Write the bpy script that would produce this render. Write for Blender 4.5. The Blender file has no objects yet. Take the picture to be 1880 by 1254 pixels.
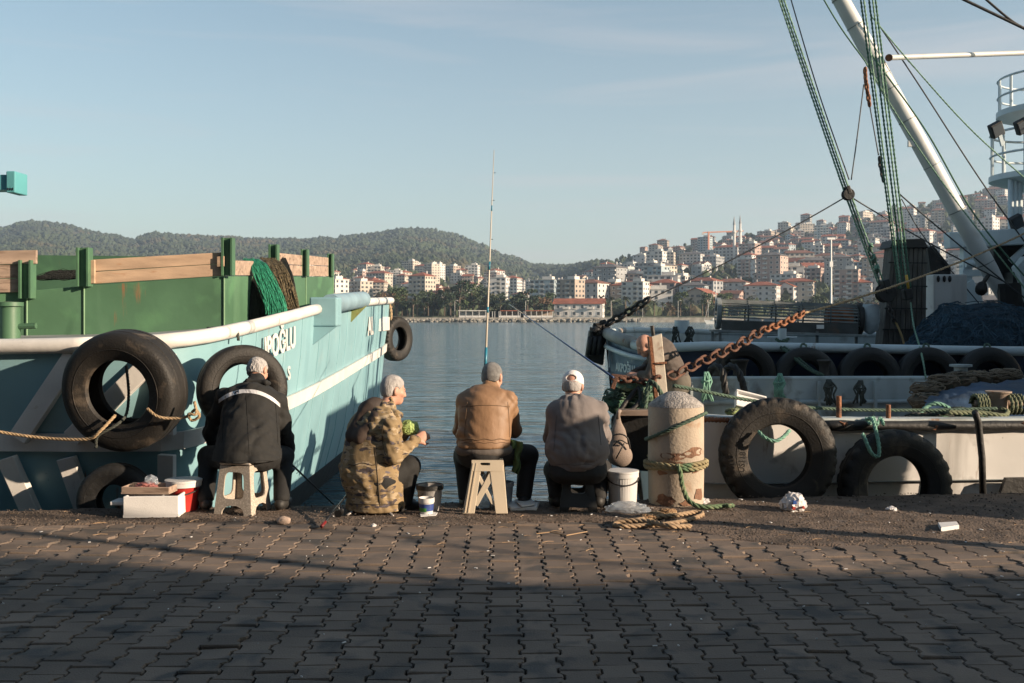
import bpy, bmesh, math, random
import numpy as np
from mathutils import Vector, Matrix
R = math.radians
rnd = random.Random(7)
sc = bpy.context.scene
col = sc.collection

# ---------------------------------------------------------------- camera, sky, sun, exposure
F, H, HX, HY = 1828.0, 1.57, 940.0, 580.0          # focal length in photo pixels, eye height, horizon
cam_d = bpy.data.cameras.new('camera'); cam = bpy.data.objects.new('camera', cam_d); col.objects.link(cam)
cam.location = (0, 0, H); cam.rotation_euler = (R(90), 0, 0)
cam_d.sensor_width = 36; cam_d.lens = 35; cam_d.shift_y = -(627-HY)/1880; cam_d.clip_start = .05; cam_d.clip_end = 20000
sc.camera = cam
SUN_AZ, SUN_EL = 68, 16                            # degrees right of straight-behind, elevation
sun_dir = Vector((math.cos(R(SUN_EL))*math.sin(R(SUN_AZ)), -math.cos(R(SUN_EL))*math.cos(R(SUN_AZ)), math.sin(R(SUN_EL))))
world = bpy.data.worlds.new('World'); sc.world = world; world.use_nodes = True
wn = world.node_tree.nodes; wl = world.node_tree.links; wn.clear()
sky = wn.new('ShaderNodeTexSky'); sky.sky_type = 'NISHITA'; sky.sun_disc = False
sky.sun_elevation = R(SUN_EL); sky.sun_rotation = R(180-SUN_AZ); sky.air_density = 1.0; sky.dust_density = 1.0; sky.ozone_density = .85
wtc = wn.new('ShaderNodeTexCoord'); wmap = wn.new('ShaderNodeMapping'); wmap.inputs['Scale'].default_value = (1.2, 1.2, 14); wmap.inputs['Rotation'].default_value = (R(3), R(5), 0)
wno = wn.new('ShaderNodeTexNoise'); wno.inputs['Scale'].default_value = 2.0; wno.inputs['Detail'].default_value = 7; wno.inputs['Distortion'].default_value = .6
wr = wn.new('ShaderNodeValToRGB'); wr.color_ramp.elements[0].position = .50; wr.color_ramp.elements[1].position = .8
wr.color_ramp.elements[0].color = (0, 0, 0, 1); wr.color_ramp.elements[1].color = (.34, .34, .34, 1)
wmix = wn.new('ShaderNodeMix'); wmix.data_type = 'RGBA'; wmix.inputs[7].default_value = (4.3, 4.15, 4.25, 1)
wbg = wn.new('ShaderNodeBackground'); wbg.inputs['Strength'].default_value = .074
wo = wn.new('ShaderNodeOutputWorld')
wl.new(wtc.outputs['Generated'], wmap.inputs['Vector']); wl.new(wmap.outputs['Vector'], wno.inputs['Vector']); wl.new(wno.outputs['Fac'], wr.inputs['Fac'])
wsep = wn.new('ShaderNodeSeparateXYZ'); wl.new(wtc.outputs['Generated'], wsep.inputs[0])
wmr = wn.new('ShaderNodeMapRange'); wmr.inputs[1].default_value = 0; wmr.inputs[2].default_value = .45; wmr.inputs[3].default_value = .50; wmr.inputs[4].default_value = .03; wl.new(wsep.outputs['Z'], wmr.inputs[0])   # thin high haze, denser towards the horizon
wadd = wn.new('ShaderNodeMath'); wadd.use_clamp = True; wl.new(wmr.outputs[0], wadd.inputs[0]); wl.new(wr.outputs['Color'], wadd.inputs[1])
wl.new(wadd.outputs[0], wmix.inputs[0]);  wti = wn.new('ShaderNodeMix'); wti.data_type = 'RGBA'; wti.blend_type = 'MULTIPLY'; wti.inputs[0].default_value = 1; wti.inputs[7].default_value = (.87, 1.03, 1.0, 1); wl.new(sky.outputs['Color'], wti.inputs[6]); wl.new(wti.outputs[2], wmix.inputs[6]); wl.new(wmix.outputs[2], wbg.inputs['Color']); wl.new(wbg.outputs['Background'], wo.inputs['Surface'])
sun_d = bpy.data.lights.new('sun', 'SUN'); sun = bpy.data.objects.new('sun', sun_d); col.objects.link(sun)
sun_d.energy = 4.7; sun_d.angle = R(.5); sun_d.color = (1, .79, .58)
sun.rotation_euler = sun_dir.to_track_quat('Z', 'Y').to_euler(); sun.location = (20, -20, 20)
vs = sc.view_settings; vs.view_transform = 'Standard'; vs.look = 'None'; vs.exposure = 1.1; vs.gamma = 1; vs.use_curve_mapping = False
sc.cycles.max_bounces = 6; sc.cycles.transparent_max_bounces = 8

# ---------------------------------------------------------------- helpers
def P(px, py, Y): return Vector(((px-HX)*Y/F, Y, H+(HY-py)*Y/F))       # a sight line followed to depth Y
def G(px, py, z=0.0): return P(px, py, (H-z)*F/(py-HY))               # where a sight line meets the height z
def V(*a): return Vector(a)
def edge_y(x): return 8.4+.1*x                                        # the quay edge

def tag(o, label=None, cat=None, group=None, kind=None):
    if label: o['label'] = label
    if cat: o['category'] = cat
    if group: o['group'] = group
    if kind: o['kind'] = kind
    return o
def thing(name, label, cat, loc=(0, 0, 0), group=None):
    o = bpy.data.objects.new(name, None); col.objects.link(o); o.location = loc; o.empty_display_size = .1
    return tag(o, label, cat, group)
def wpos(o):
    p = Vector((0, 0, 0))
    while o: p += Vector(o.location); o = o.parent
    return p
def link(name, me, parent=None):
    o = bpy.data.objects.new(name, me); col.objects.link(o); o.parent = parent
    return o
def copy_tree(o, parent=None):
    c = o.copy(); col.objects.link(c); c.parent = parent
    for ch in o.children: copy_tree(ch, c)
    return c

class MB:
    """collects shapes given in world space; build() links them as one mesh, moved into the parent's space"""
    def __init__(s): s.v = []; s.f = []
    def add(s, vs, fs):
        n = len(s.v); s.v += [tuple(v) for v in vs]; s.f += [tuple(i+n for i in f) for f in fs]; return s
    def box(s, c, size, rot=None):
        c = Vector(c); x, y, z = [q/2 for q in size]
        p = [Vector(q) for q in ((-x,-y,-z),(x,-y,-z),(x,y,-z),(-x,y,-z),(-x,-y,z),(x,-y,z),(x,y,z),(-x,y,z))]
        if rot is not None: p = [rot @ q for q in p]
        return s.add([c+q for q in p], [(0,3,2,1),(4,5,6,7),(0,1,5,4),(1,2,6,5),(2,3,7,6),(3,0,4,7)])
    def beam(s, a, b, w, d, up=(0, 0, 1)):
        a, b = Vector(a), Vector(b); x = (b-a).normalized(); y = Vector(up).cross(x)
        if y.length < 1e-4: y = Vector((0, 1, 0)).cross(x)
        y.normalize(); z = x.cross(y); m = Matrix((x, y, z)).transposed()
        return s.box((a+b)/2, ((b-a).length, w, d), m)
    def tube(s, pts, r, n=8, caps=True, closed=False):
        pts = [Vector(p) for p in pts]; N = len(pts); rs = r if isinstance(r, (list, tuple)) else [r]*N
        t = [(pts[(i+1) % N if closed else min(i+1, N-1)]-pts[(i-1) % N if closed else max(i-1, 0)]).normalized() for i in range(N)]
        u = t[0].orthogonal().normalized(); vs = []; fs = []
        for i in range(N):
            u = (u-t[i]*u.dot(t[i])); u = u.normalized() if u.length > 1e-6 else t[i].orthogonal().normalized(); w = t[i].cross(u)
            vs += [pts[i]+(u*math.cos(2*math.pi*k/n)+w*math.sin(2*math.pi*k/n))*rs[i] for k in range(n)]
        for i in range(N if closed else N-1):
            j = (i+1) % N
            fs += [(i*n+k, i*n+(k+1) % n, j*n+(k+1) % n, j*n+k) for k in range(n)]
        if caps and not closed: fs += [tuple(range(n))[::-1], tuple((N-1)*n+k for k in range(n))]
        return s.add(vs, fs)
    def lathe(s, prof, n=24, c=(0, 0, 0), axis=(0, 0, 1), closed=False, arc=(0, 2*math.pi), mod=None):
        c = Vector(c); z = Vector(axis).normalized(); x = z.orthogonal().normalized()
        if abs(z.z) > .99: x = Vector((1, 0, 0))
        y = z.cross(x); vs = []; fs = []; full = abs(arc[1]-arc[0]-2*math.pi) < 1e-6; m = n if full else n+1; L = len(prof)
        for i in range(m):
            a = arc[0]+(arc[1]-arc[0])*i/n; e = x*math.cos(a)+y*math.sin(a)
            for j, (rr, h) in enumerate(prof):
                if mod: rr, h = mod(i, j, rr, h)
                vs.append(c+e*rr+z*h)
        for i in range(n):
            k = (i+1) % m
            for j in range(L if closed else L-1):
                q = (j+1) % L; fs.append((i*L+j, k*L+j, k*L+q, i*L+q))
        if not closed and full:
            if prof[0][0] > 1e-5: fs.append(tuple(i*L for i in range(m))[::-1])
            if prof[-1][0] > 1e-5: fs.append(tuple(i*L+L-1 for i in range(m)))
        return s.add(vs, fs)
    def prism(s, poly, depth):
        """poly: world points of the front face; depth: vector to the back face"""
        d = Vector(depth); n = len(poly); p = [Vector(q) for q in poly]
        return s.add(p+[q+d for q in p], [tuple(range(n)), tuple(range(2*n-1, n-1, -1))]+[(i, n+i, n+(i+1) % n, (i+1) % n) for i in range(n)])
    def ring(s, outer, inner, depth):
        d = Vector(depth); n = len(outer); p = [Vector(q) for q in outer]+[Vector(q) for q in inner]; p += [q+d for q in p]; fs = []
        for i in range(n):
            j = (i+1) % n
            fs += [(i, j, n+j, n+i), (2*n+j, 2*n+i, 3*n+i, 3*n+j), (i, 2*n+i, 2*n+j, j), (n+i, n+j, 3*n+j, 3*n+i)]
        return s.add(p, fs)
    def ball(s, c, r, n=10, m=7, rot=None, jit=0, rg=None):
        c = Vector(c); r = (r, r, r) if not isinstance(r, (tuple, list)) else r; vs = []; fs = []
        for i in range(m+1):
            th = math.pi*i/m
            for k in range(n):
                q = Vector((r[0]*math.sin(th)*math.cos(2*math.pi*k/n), r[1]*math.sin(th)*math.sin(2*math.pi*k/n), r[2]*math.cos(th)))
                if jit: q *= 1+(rg or rnd).uniform(-jit, jit)
                vs.append(c+(rot @ q if rot else q))
        for i in range(m): fs += [(i*n+k, (i+1)*n+k, (i+1)*n+(k+1) % n, i*n+(k+1) % n) for k in range(n)]
        return s.add(vs, fs)
    def rope(s, pts, r, pitch=None, strands=3, step=None, n=5):
        """laid rope: strands twisted round the path"""
        pts = smooth(pts, step or r*1.1); pitch = pitch or r*7; N = len(pts); u = None; L = 0; tr = [[] for _ in range(strands)]
        for i in range(N):
            t = (pts[min(i+1, N-1)]-pts[max(i-1, 0)]).normalized(); u = t.orthogonal() if u is None else u-t*u.dot(t); u.normalize(); w = t.cross(u)
            if i: L += (pts[i]-pts[i-1]).length
            for k in range(strands):
                a = 2*math.pi*(L/pitch+k/strands); tr[k].append(pts[i]+(u*math.cos(a)+w*math.sin(a))*r*.5)
        for q in tr: s.tube(q, r*.56, n)
        return s
    def mesh(s, name, mat, smooth_sh=False, origin=None):
        me = bpy.data.meshes.new(name); o = origin or Vector((0, 0, 0))
        me.from_pydata([(v[0]-o[0], v[1]-o[1], v[2]-o[2]) for v in s.v], [], s.f)
        if mat: me.materials.append(mat)
        if smooth_sh: me.shade_smooth()
        me.update(); return me
    def build(s, name, mat, parent=None, sm=False, bevel=0, auto=None):
        me = s.mesh(name, mat, sm, wpos(parent) if parent else None)
        o = link(name, me, parent)
        if auto is not None:
            me.shade_smooth(); me.set_sharp_from_angle(angle=R(auto))
        if bevel:
            m = o.modifiers.new('bevel', 'BEVEL'); m.width = bevel; m.segments = 2; m.limit_method = 'ANGLE'; m.angle_limit = R(40)
        return o

def smooth(pts, step=.05):
    """Catmull-Rom through the points, resampled"""
    p = [Vector(q) for q in pts]
    if len(p) == 2:
        n = max(2, int((p[1]-p[0]).length/step)); return [p[0].lerp(p[1], i/n) for i in range(n+1)]
    p = [p[0]*2-p[1]]+p+[p[-1]*2-p[-2]]; out = []
    for i in range(1, len(p)-2):
        n = max(2, int((p[i+1]-p[i]).length/step))
        for k in range(n):
            t = k/n; a, b, c, d = p[i-1:i+3]
            out.append(.5*((2*b)+(c-a)*t+(2*a-5*b+4*c-d)*t*t+(3*b-a-3*c+d)*t**3))
    return out+[p[-2]]
def sag(a, b, d=.1, n=10):
    a, b = Vector(a), Vector(b); return [a.lerp(b, i/n)-Vector((0, 0, d*4*(i/n)*(1-i/n))) for i in range(n+1)]

def text_mesh(s, size, mat, extr=.003, bold=.0):
    c = bpy.data.curves.new('lettering', 'FONT'); c.body = s; c.size = size; c.extrude = extr; c.align_x = 'LEFT'; c.offset = bold; c.resolution_u = 3
    o = bpy.data.objects.new('lettering', c); col.objects.link(o); dg = bpy.context.evaluated_depsgraph_get(); dg.update()
    me = bpy.data.meshes.new_from_object(o.evaluated_get(dg)); col.objects.unlink(o); bpy.data.objects.remove(o)
    me.materials.clear(); me.materials.append(mat); return me
def put_text(name, s, size, mat, parent, org, xdir, ydir, sx=1.0, bold=0):
    o = link(name, text_mesh(s, size, mat, bold=bold), parent); x = Vector(xdir).normalized(); y = Vector(ydir); y = (y-x*y.dot(x)).normalized(); z = x.cross(y)
    m = Matrix((x*sx, y, z)).transposed().to_4x4(); m.translation = Vector(org)-wpos(parent); o.matrix_local = m; return o

# ---------------------------------------------------------------- materials
MATS = {}
def mat(name, c, rough=.6, var=.18, scale=3.0, bump=.15, bscale=40.0, metal=0.0, dirt=None, damt=.5, dscale=2.5, spec=.5, trans=0, alpha=1, stretch=None, bdist=.01, vor=None, streak=None, world=False, rust=None):
    if name in MATS: return MATS[name]
    m = bpy.data.materials.new(name); m.use_nodes = True; nt = m.node_tree; N = nt.nodes; L = nt.links
    b = N['Principled BSDF']; b.inputs['Roughness'].default_value = rough; b.inputs['Metallic'].default_value = metal; b.inputs['Specular IOR Level'].default_value = spec
    b.inputs['Transmission Weight'].default_value = trans; b.inputs['Alpha'].default_value = alpha
    tc = N.new('ShaderNodeTexCoord'); mp = N.new('ShaderNodeMapping'); L.new(N.new('ShaderNodeNewGeometry').outputs['Position'] if world else tc.outputs['Object'], mp.inputs['Vector'])
    if stretch: mp.inputs['Scale'].default_value = stretch
    def noise(sc_, det=5):
        n = N.new('ShaderNodeTexNoise'); n.inputs['Scale'].default_value = sc_; n.inputs['Detail'].default_value = det; L.new(mp.outputs['Vector'], n.inputs['Vector']); return n
    def mixc(fac, a, bcol):
        x = N.new('ShaderNodeMix'); x.data_type = 'RGBA'; L.new(fac, x.inputs[0])
        for k, q in ((6, a), (7, bcol)):
            if isinstance(q, tuple): x.inputs[k].default_value = (*q[:3], 1)
            else: L.new(q, x.inputs[k])
        return x.outputs[2]
    def ramp(src, p0, p1):
        r = N.new('ShaderNodeValToRGB'); r.color_ramp.elements[0].position = p0; r.color_ramp.elements[1].position = p1; L.new(src, r.inputs['Fac']); return r.outputs['Color']
    n1 = noise(scale, 6)
    lo = tuple(max(0, q*(1-var)) for q in c); hi = tuple(min(1, q*(1+var)) for q in c)
    out = mixc(ramp(n1.outputs['Fac'], .3, .7), lo, hi)
    if vor:
        vt = N.new('ShaderNodeTexVoronoi'); vt.inputs['Scale'].default_value = vor[0]; L.new(mp.outputs['Vector'], vt.inputs['Vector'])
        out = mixc(ramp(vt.outputs['Distance'], .25, .5), out, vor[1])
    if dirt:
        n2 = noise(dscale, 8); n2.inputs['Distortion'].default_value = .4
        out = mixc(ramp(n2.outputs['Fac'], 1-damt, min(1, 1-damt+.12)), out, dirt)
    if streak:                                      # runs of rust or dirt down a wall
        mp2 = N.new('ShaderNodeMapping'); mp2.inputs['Scale'].default_value = (streak[1], streak[1], .35); L.new(tc.outputs['Object'], mp2.inputs['Vector'])
        n4 = N.new('ShaderNodeTexNoise'); n4.inputs['Scale'].default_value = 1; n4.inputs['Detail'].default_value = 6; L.new(mp2.outputs['Vector'], n4.inputs['Vector'])
        out = mixc(ramp(n4.outputs['Fac'], streak[2], streak[2]+.2), out, streak[0])
    if rust:                                        # thin rust runs and scuffs
        mp3 = N.new('ShaderNodeMapping'); mp3.inputs['Scale'].default_value = (9, 9, .9); L.new(tc.outputs['Object'], mp3.inputs['Vector'])
        n5 = N.new('ShaderNodeTexNoise'); n5.inputs['Scale'].default_value = 1; n5.inputs['Detail'].default_value = 8; n5.inputs['Roughness'].default_value = .65; L.new(mp3.outputs['Vector'], n5.inputs['Vector'])
        n6 = noise(1.1, 3); mu = N.new('ShaderNodeMath'); mu.operation = 'MULTIPLY'; L.new(n5.outputs['Fac'], mu.inputs[0]); L.new(n6.outputs['Fac'], mu.inputs[1])
        out = mixc(ramp(mu.outputs[0], rust, rust+.07), out, (.20, .10, .05))
        n7 = noise(22, 8); n7.inputs['Roughness'].default_value = .7; out = mixc(ramp(n7.outputs['Fac'], .66, .70), out, tuple(q*.45 for q in c))
    L.new(out, b.inputs['Base Color'])
    if bump:
        n3 = noise(bscale, 4); bp = N.new('ShaderNodeBump'); bp.inputs['Strength'].default_value = bump; bp.inputs['Distance'].default_value = bdist
        L.new(n3.outputs['Fac'], bp.inputs['Height']); L.new(bp.outputs['Normal'], b.inputs['Normal'])
        rr = N.new('ShaderNodeMapRange'); rr.inputs[3].default_value = max(0, rough-.12); rr.inputs[4].default_value = min(1, rough+.12); L.new(n1.outputs['Fac'], rr.inputs[0]); L.new(rr.outputs[0], b.inputs['Roughness'])
    MATS[name] = m; return m
RUST = (.20, .075, .03)
# ================================================================ ground, quay, water
M_dirt = mat('quay_asphalt', (.108, .078, .059), .9, .45, 5, 1.0, 55, dirt=(.14, .115, .097), damt=.40, dscale=9, bdist=.03)
M_joint = mat('joint_sand', (.03, .026, .023), .95, .4, 20, .6, 80)
M_conc = mat('quay_concrete', (.22, .20, .18), .9, .3, 3, .6, 30, dirt=(.05, .05, .045), damt=.45)
M_pavs = [mat('paver_concrete_%d' % k, tuple(q*s for q in (.138, .104, .081)), .85, .25, 1.7, .7, 110, dirt=tuple(q*s for q in (.062, .055, .05)), damt=.48, dscale=3.5, bdist=.006, world=True) for k, s in enumerate((1.0, .86, 1.12, .94, 1.22))]
def quay_poly():
    return [(-60, edge_y(-60)), (60, edge_y(60)), (60, -60), (-60, -60)]
bm_ = MB(); e = quay_poly()
bm_.prism([V(*p, -.03) for p in e], (0, 0, -6))
quay = bm_.build('quay_ground', M_joint); tag(quay, kind='structure')
# asphalt strip along the edge: an uneven sheet, thicker at the lip
PAV_END = lambda x: 7.62-.68*(lambda k: k*k*(3-2*k))(min(1, max(0, (x-.7)/1.3)))+.05*math.sin(x*2.1)
vs_, fs_ = [], []; nx_, ny_ = 420, 40; rg = random.Random(3)
from mathutils import noise as mno
for i in range(nx_+1):
    x = -9+18*i/nx_
    for j in range(ny_+1):
        y0 = PAV_END(x)-.12; y1 = edge_y(x); y = y0+(y1-y0)*j/ny_
        z = .006+.012*mno.noise((x*2.2, y*2.2, 0))+.009*mno.noise((x*9, y*9, 3))+.006*mno.noise((x*24, y*24, 5))
        z += .02*max(0, j/ny_-.85)*0 - (.03 if j == ny_ else 0) - (.03 if j == 0 else 0)
        vs_.append((x, y+(.02*mno.noise((x*6, 0, 9)) if j == ny_ else 0)+(.05*mno.noise((x*5, 1, 2)) if j < 2 else 0), z))
for i in range(nx_):
    for j in range(ny_): a = i*(ny_+1)+j; fs_.append((a, a+ny_+1, a+ny_+2, a+1))
strip = MB().add(vs_, fs_).build('edge_strip', M_dirt, sm=True); tag(strip, kind='structure')
kb = MB(); kb.prism([V(-60, edge_y(-60)-.5, -.034), V(60, edge_y(60)-.5, -.034), V(60, edge_y(60)+.03, -.034), V(-60, edge_y(-60)+.03, -.034)], (0, 0, -.45))
tag(kb.build('quay_coping', M_conc), kind='structure')
# interlocking I-shaped pavers
def paver_mesh(seed, w=.168, l=.166):
    g = .0045; a = .012; hw = w/2-g; hl = l/2-g*.7
    out = [(-hw-a+.004, -hl), (hw+a-.004, -hl), (hw+a, -hl+.006), (hw+a, -hl+.030), (hw-a, -hl+.052), (hw-a, hl-.052), (hw+a, hl-.030), (hw+a, hl-.006), (hw+a-.004, hl), (-hw-a+.004, hl), (-hw-a, hl-.006), (-hw-a, hl-.030), (-hw+a, hl-.052), (-hw+a, -hl+.052), (-hw-a, -hl+.030), (-hw-a, -hl+.006)]
    g_ = random.Random(seed); t = [(x*.945+g_.uniform(-.001, .001), y*.945) for x, y in out]; n = len(out)
    return [(x, y, -.03) for x, y in out]+[(x, y, -.007) for x, y in out]+[(x, y, 0) for x, y in t], [(i, (i+1) % n, n+(i+1) % n, n+i) for i in range(n)]+[(n+i, n+(i+1) % n, 2*n+(i+1) % n, 2*n+i) for i in range(n)]+[tuple(range(2*n, 3*n))]
PV = []
for s_ in range(5):
    v_, f_ = paver_mesh(s_); PV.append((v_, f_, MB().add(v_, f_).mesh('paver', M_pavs[s_])))
cells = []
for i in range(-46, 47):
    for j in range(0, 60):
        x = i*.168; y = -2.0+(j+(.5 if i % 2 else 0))*.166
        X = x*1.0-y*.008; Y = y+x*.012
        if Y < PAV_END(X)+.02: cells.append((X, Y))
def seen(X, Y): return Y > 4.15 and abs(X)*F/Y < 960
near = sorted([c for c in cells if seen(*c)], key=lambda c: c[1])[:300]; nearset = set(near)
pg = random.Random(11); rest = MB(); restk = []
pavement = MB().box((0, 0, -.05), (40, 14.5, .03)).build('pavement', M_joint); tag(pavement, kind='structure')
for c in cells:
    tilt = Matrix.Rotation(pg.gauss(0, .017), 3, 'X') @ Matrix.Rotation(pg.gauss(0, .017), 3, 'Y') @ Matrix.Rotation(pg.gauss(0, .008)+.012, 3, 'Z')
    k = pg.randrange(5); dz = pg.gauss(0, .0035)
    if c in nearset:
        o = link('paver', PV[k][2], pavement); o.matrix_local = Matrix.Translation(V(c[0], c[1], dz)) @ tilt.to_4x4()
    else: restk.append(k); rest.add([tilt @ Vector(q)+V(c[0], c[1], dz) for q in PV[k][0]], PV[k][1])
pf = rest.build('paver_field', M_pavs[0], pavement); tag(pf, kind='stuff')
for m_ in M_pavs[1:]: pf.data.materials.append(m_)
pf.data.polygons.foreach_set('material_index', np.repeat(np.array(restk, dtype=np.int32), len(PV[0][1])))
# water
mw = bpy.data.materials.new('harbour_water'); mw.use_nodes = True; nt = mw.node_tree; b = nt.nodes['Principled BSDF']
b.inputs['Base Color'].default_value = (.06, .125, .15, 1); b.inputs['Roughness'].default_value = .1; b.inputs['IOR'].default_value = 1.333
tc = nt.nodes.new('ShaderNodeTexCoord'); prev = None
for sx, sy, st, dist in ((.32, 1.3, .65, .30), (1.2, 3.6, .5, .08), (.07, .28, .5, .32)):
    mp = nt.nodes.new('ShaderNodeMapping'); mp.inputs['Scale'].default_value = (sx, sy, 1); mp.inputs['Rotation'].default_value = (0, 0, R(8)); nt.links.new(tc.outputs['Object'], mp.inputs['Vector'])
    no = nt.nodes.new('ShaderNodeTexNoise'); no.inputs['Scale'].default_value = 1; no.inputs['Detail'].default_value = 3; no.inputs['Distortion'].default_value = .5; nt.links.new(mp.outputs['Vector'], no.inputs['Vector'])
    bp = nt.nodes.new('ShaderNodeBump'); bp.inputs['Strength'].default_value = st; bp.inputs['Distance'].default_value = dist; nt.links.new(no.outputs['Fac'], bp.inputs['Height'])
    if prev: nt.links.new(prev.outputs['Normal'], bp.inputs['Normal'])
    prev = bp
nt.links.new(prev.outputs['Normal'], b.inputs['Normal'])
WZ = -1.1
w = MB().add([(-2500, 5, WZ), (2500, 5, WZ), (2500, 440, WZ), (-2500, 440, WZ)], [(0, 1, 2, 3)]).build('water', mw); tag(w, kind='structure')

# ================================================================ hills, far shore, town
SKY = [(-900, 100), (-400, 130), (-150, 150), (0, 160), (60, 172), (110, 167), (170, 152), (210, 146), (240, 140), (290, 150), (330, 146), (400, 143), (480, 139), (560, 138), (620, 143), (680, 148), (740, 157), (790, 157), (830, 148), (880, 130), (930, 108), (985, 92), (1040, 88), (1110, 98), (1200, 120), (1300, 135), (1400, 150), (1460, 166), (1520, 168), (1600, 184), (1700, 203), (1790, 226), (1880, 232), (2100, 245), (2600, 230)]
def lerp_tab(t, x):
    for (a, b), (c, d) in zip(t, t[1:]):
        if x <= c: k = max(0, (x-a)/(c-a)); k = k*k*(3-2*k); return b+(d-b)*k
    return t[-1][1]
def ridge(u): k = min(1, max(0, (u-950)/200)); k = k*k*(3-2*k); return 2400+(1350-2400)*k
def ang(u, Y):
    s = lerp_tab(SKY, u); t = (Y-520)/(ridge(u)-520)
    if t <= 0: return 0
    if t <= 1: return s*t**.62
    return s*(1-.25*(t-1))
def terrain(u, Y):
    z = H+ang(u, Y)*Y/F; x = (u-HX)*Y/F; k = min(1, max(0, (Y-500)/400))
    if Y < 440: return 0.9
    rel = 10*mno.noise((x/160, Y/160, 0))+4*mno.noise((x/50, Y/50, 4))
    return max(.9, z+k*rel*min(1, abs(ridge(u)-Y)/500))
M_hill = mat('hill_ground', (.045, .055, .025), .95, .5, .02, .5, .15, dirt=(.10, .075, .045), damt=.46, dscale=.012, bdist=1)
us = [-900+16*i for i in range(220)]; Ys = [426+3*i for i in range(6)]+[446*1.035**i for i in range(60)]
vs_ = [((u-HX)*Y/F, Y, terrain(u, Y)) for u in us for Y in Ys]; n = len(Ys)
fs_ = [(i*n+j, (i+1)*n+j, (i+1)*n+j+1, i*n+j+1) for i in range(len(us)-1) for j in range(n-1)]
tag(MB().add(vs_, fs_).build('hills', M_hill, sm=True), kind='structure')
M_stone = mat('shore_stone', (.26, .24, .21), .9, .4, .5, .5, 2)
tag(MB().box((0, 425.5, -.6), (3000, 3, 3.0)).build('shore_wall', M_stone), kind='structure')
rk = MB(); q = random.Random(5)
for i in range(420):
    x = q.uniform(-75, 55); rk.ball((x, 423.2+q.uniform(-.8, .6), WZ+q.uniform(0, 1.3)), (q.uniform(.4, 1.0), .6, q.uniform(.3, .6)), 6, 4, jit=.2, rg=q)
tag(rk.build('shore_rocks', M_stone), 'pile of pale boulders along the far shoreline', 'rocks', kind='stuff')
# forest on the far hills: one mass of crowns
def ico():
    b = bmesh.new(); bmesh.ops.create_icosphere(b, subdivisions=1, radius=1); v = np.array([x.co for x in b.verts]); f = np.array([[w.index for w in x.verts] for x in b.faces]); b.free(); return v, f
IV, IF = ico(); ng = np.random.default_rng(2)
def crowns(name, pts, sizes, m):
    n = len(pts); pts = np.array(pts); sizes = np.array(sizes)
    v = IV[None]*sizes[:, None, :]*(1+ng.uniform(-.25, .25, (n, len(IV), 1)))+pts[:, None, :]
    f = IF[None]+(np.arange(n)*len(IV))[:, None, None]
    me = bpy.data.meshes.new(name); me.from_pydata(v.reshape(-1, 3).tolist(), [], f.reshape(-1, 3).tolist()); me.materials.append(m); o = link(name, me); return o
M_for = mat('forest_leaves', (.030, .043, .021), .9, .55, .012, .4, .6, dirt=(.062, .052, .026), damt=.44, dscale=.008, bdist=.6)
q = random.Random(21); pts, szs = [], []
while len(pts) < 17000:
    u = q.uniform(-300, 1120); t = q.random(); Y = 900*(2480/900)**t; a = ang(u, Y)
    if u > 560 and a < 72+12*mno.noise((u/40, 0, 0)): continue
    if u > 980 and Y < 1500: continue
    if mno.noise((u/45, Y/130, 7)) < -.42: continue
    x = (u-HX)*Y/F; s = q.uniform(3, 6.5)
    pts.append((x, Y, terrain(u, Y)+s*.35)); szs.append((s, s, s*q.uniform(.8, 1.35)))
tag(crowns('hill_forest', pts, szs, M_for), 'dark green wood covering the far hills', 'forest', kind='stuff')
pts, szs = [], []
while len(pts) < 3800:
    u = q.uniform(600, 2200); R_ = ridge(u); Y = 470*(R_/470)**q.random()
    if u < 1000 and ang(u, Y) > 95: continue
    x = (u-HX)*Y/F; s = q.uniform(1.6, 4.2); pts.append((x, Y, terrain(u, Y)+s*.5)); szs.append((s, s, s*q.uniform(.9, 1.5)))
M_bush = mat('garden_leaves', (.04, .055, .025), .9, .5, .05, .4, .6, dirt=(.10, .065, .035), damt=.42, dscale=.03, bdist=.6)
tag(crowns('garden_greenery', pts, szs, M_bush), 'green and brown shrubs between the hillside houses', 'greenery', kind='stuff')

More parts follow.
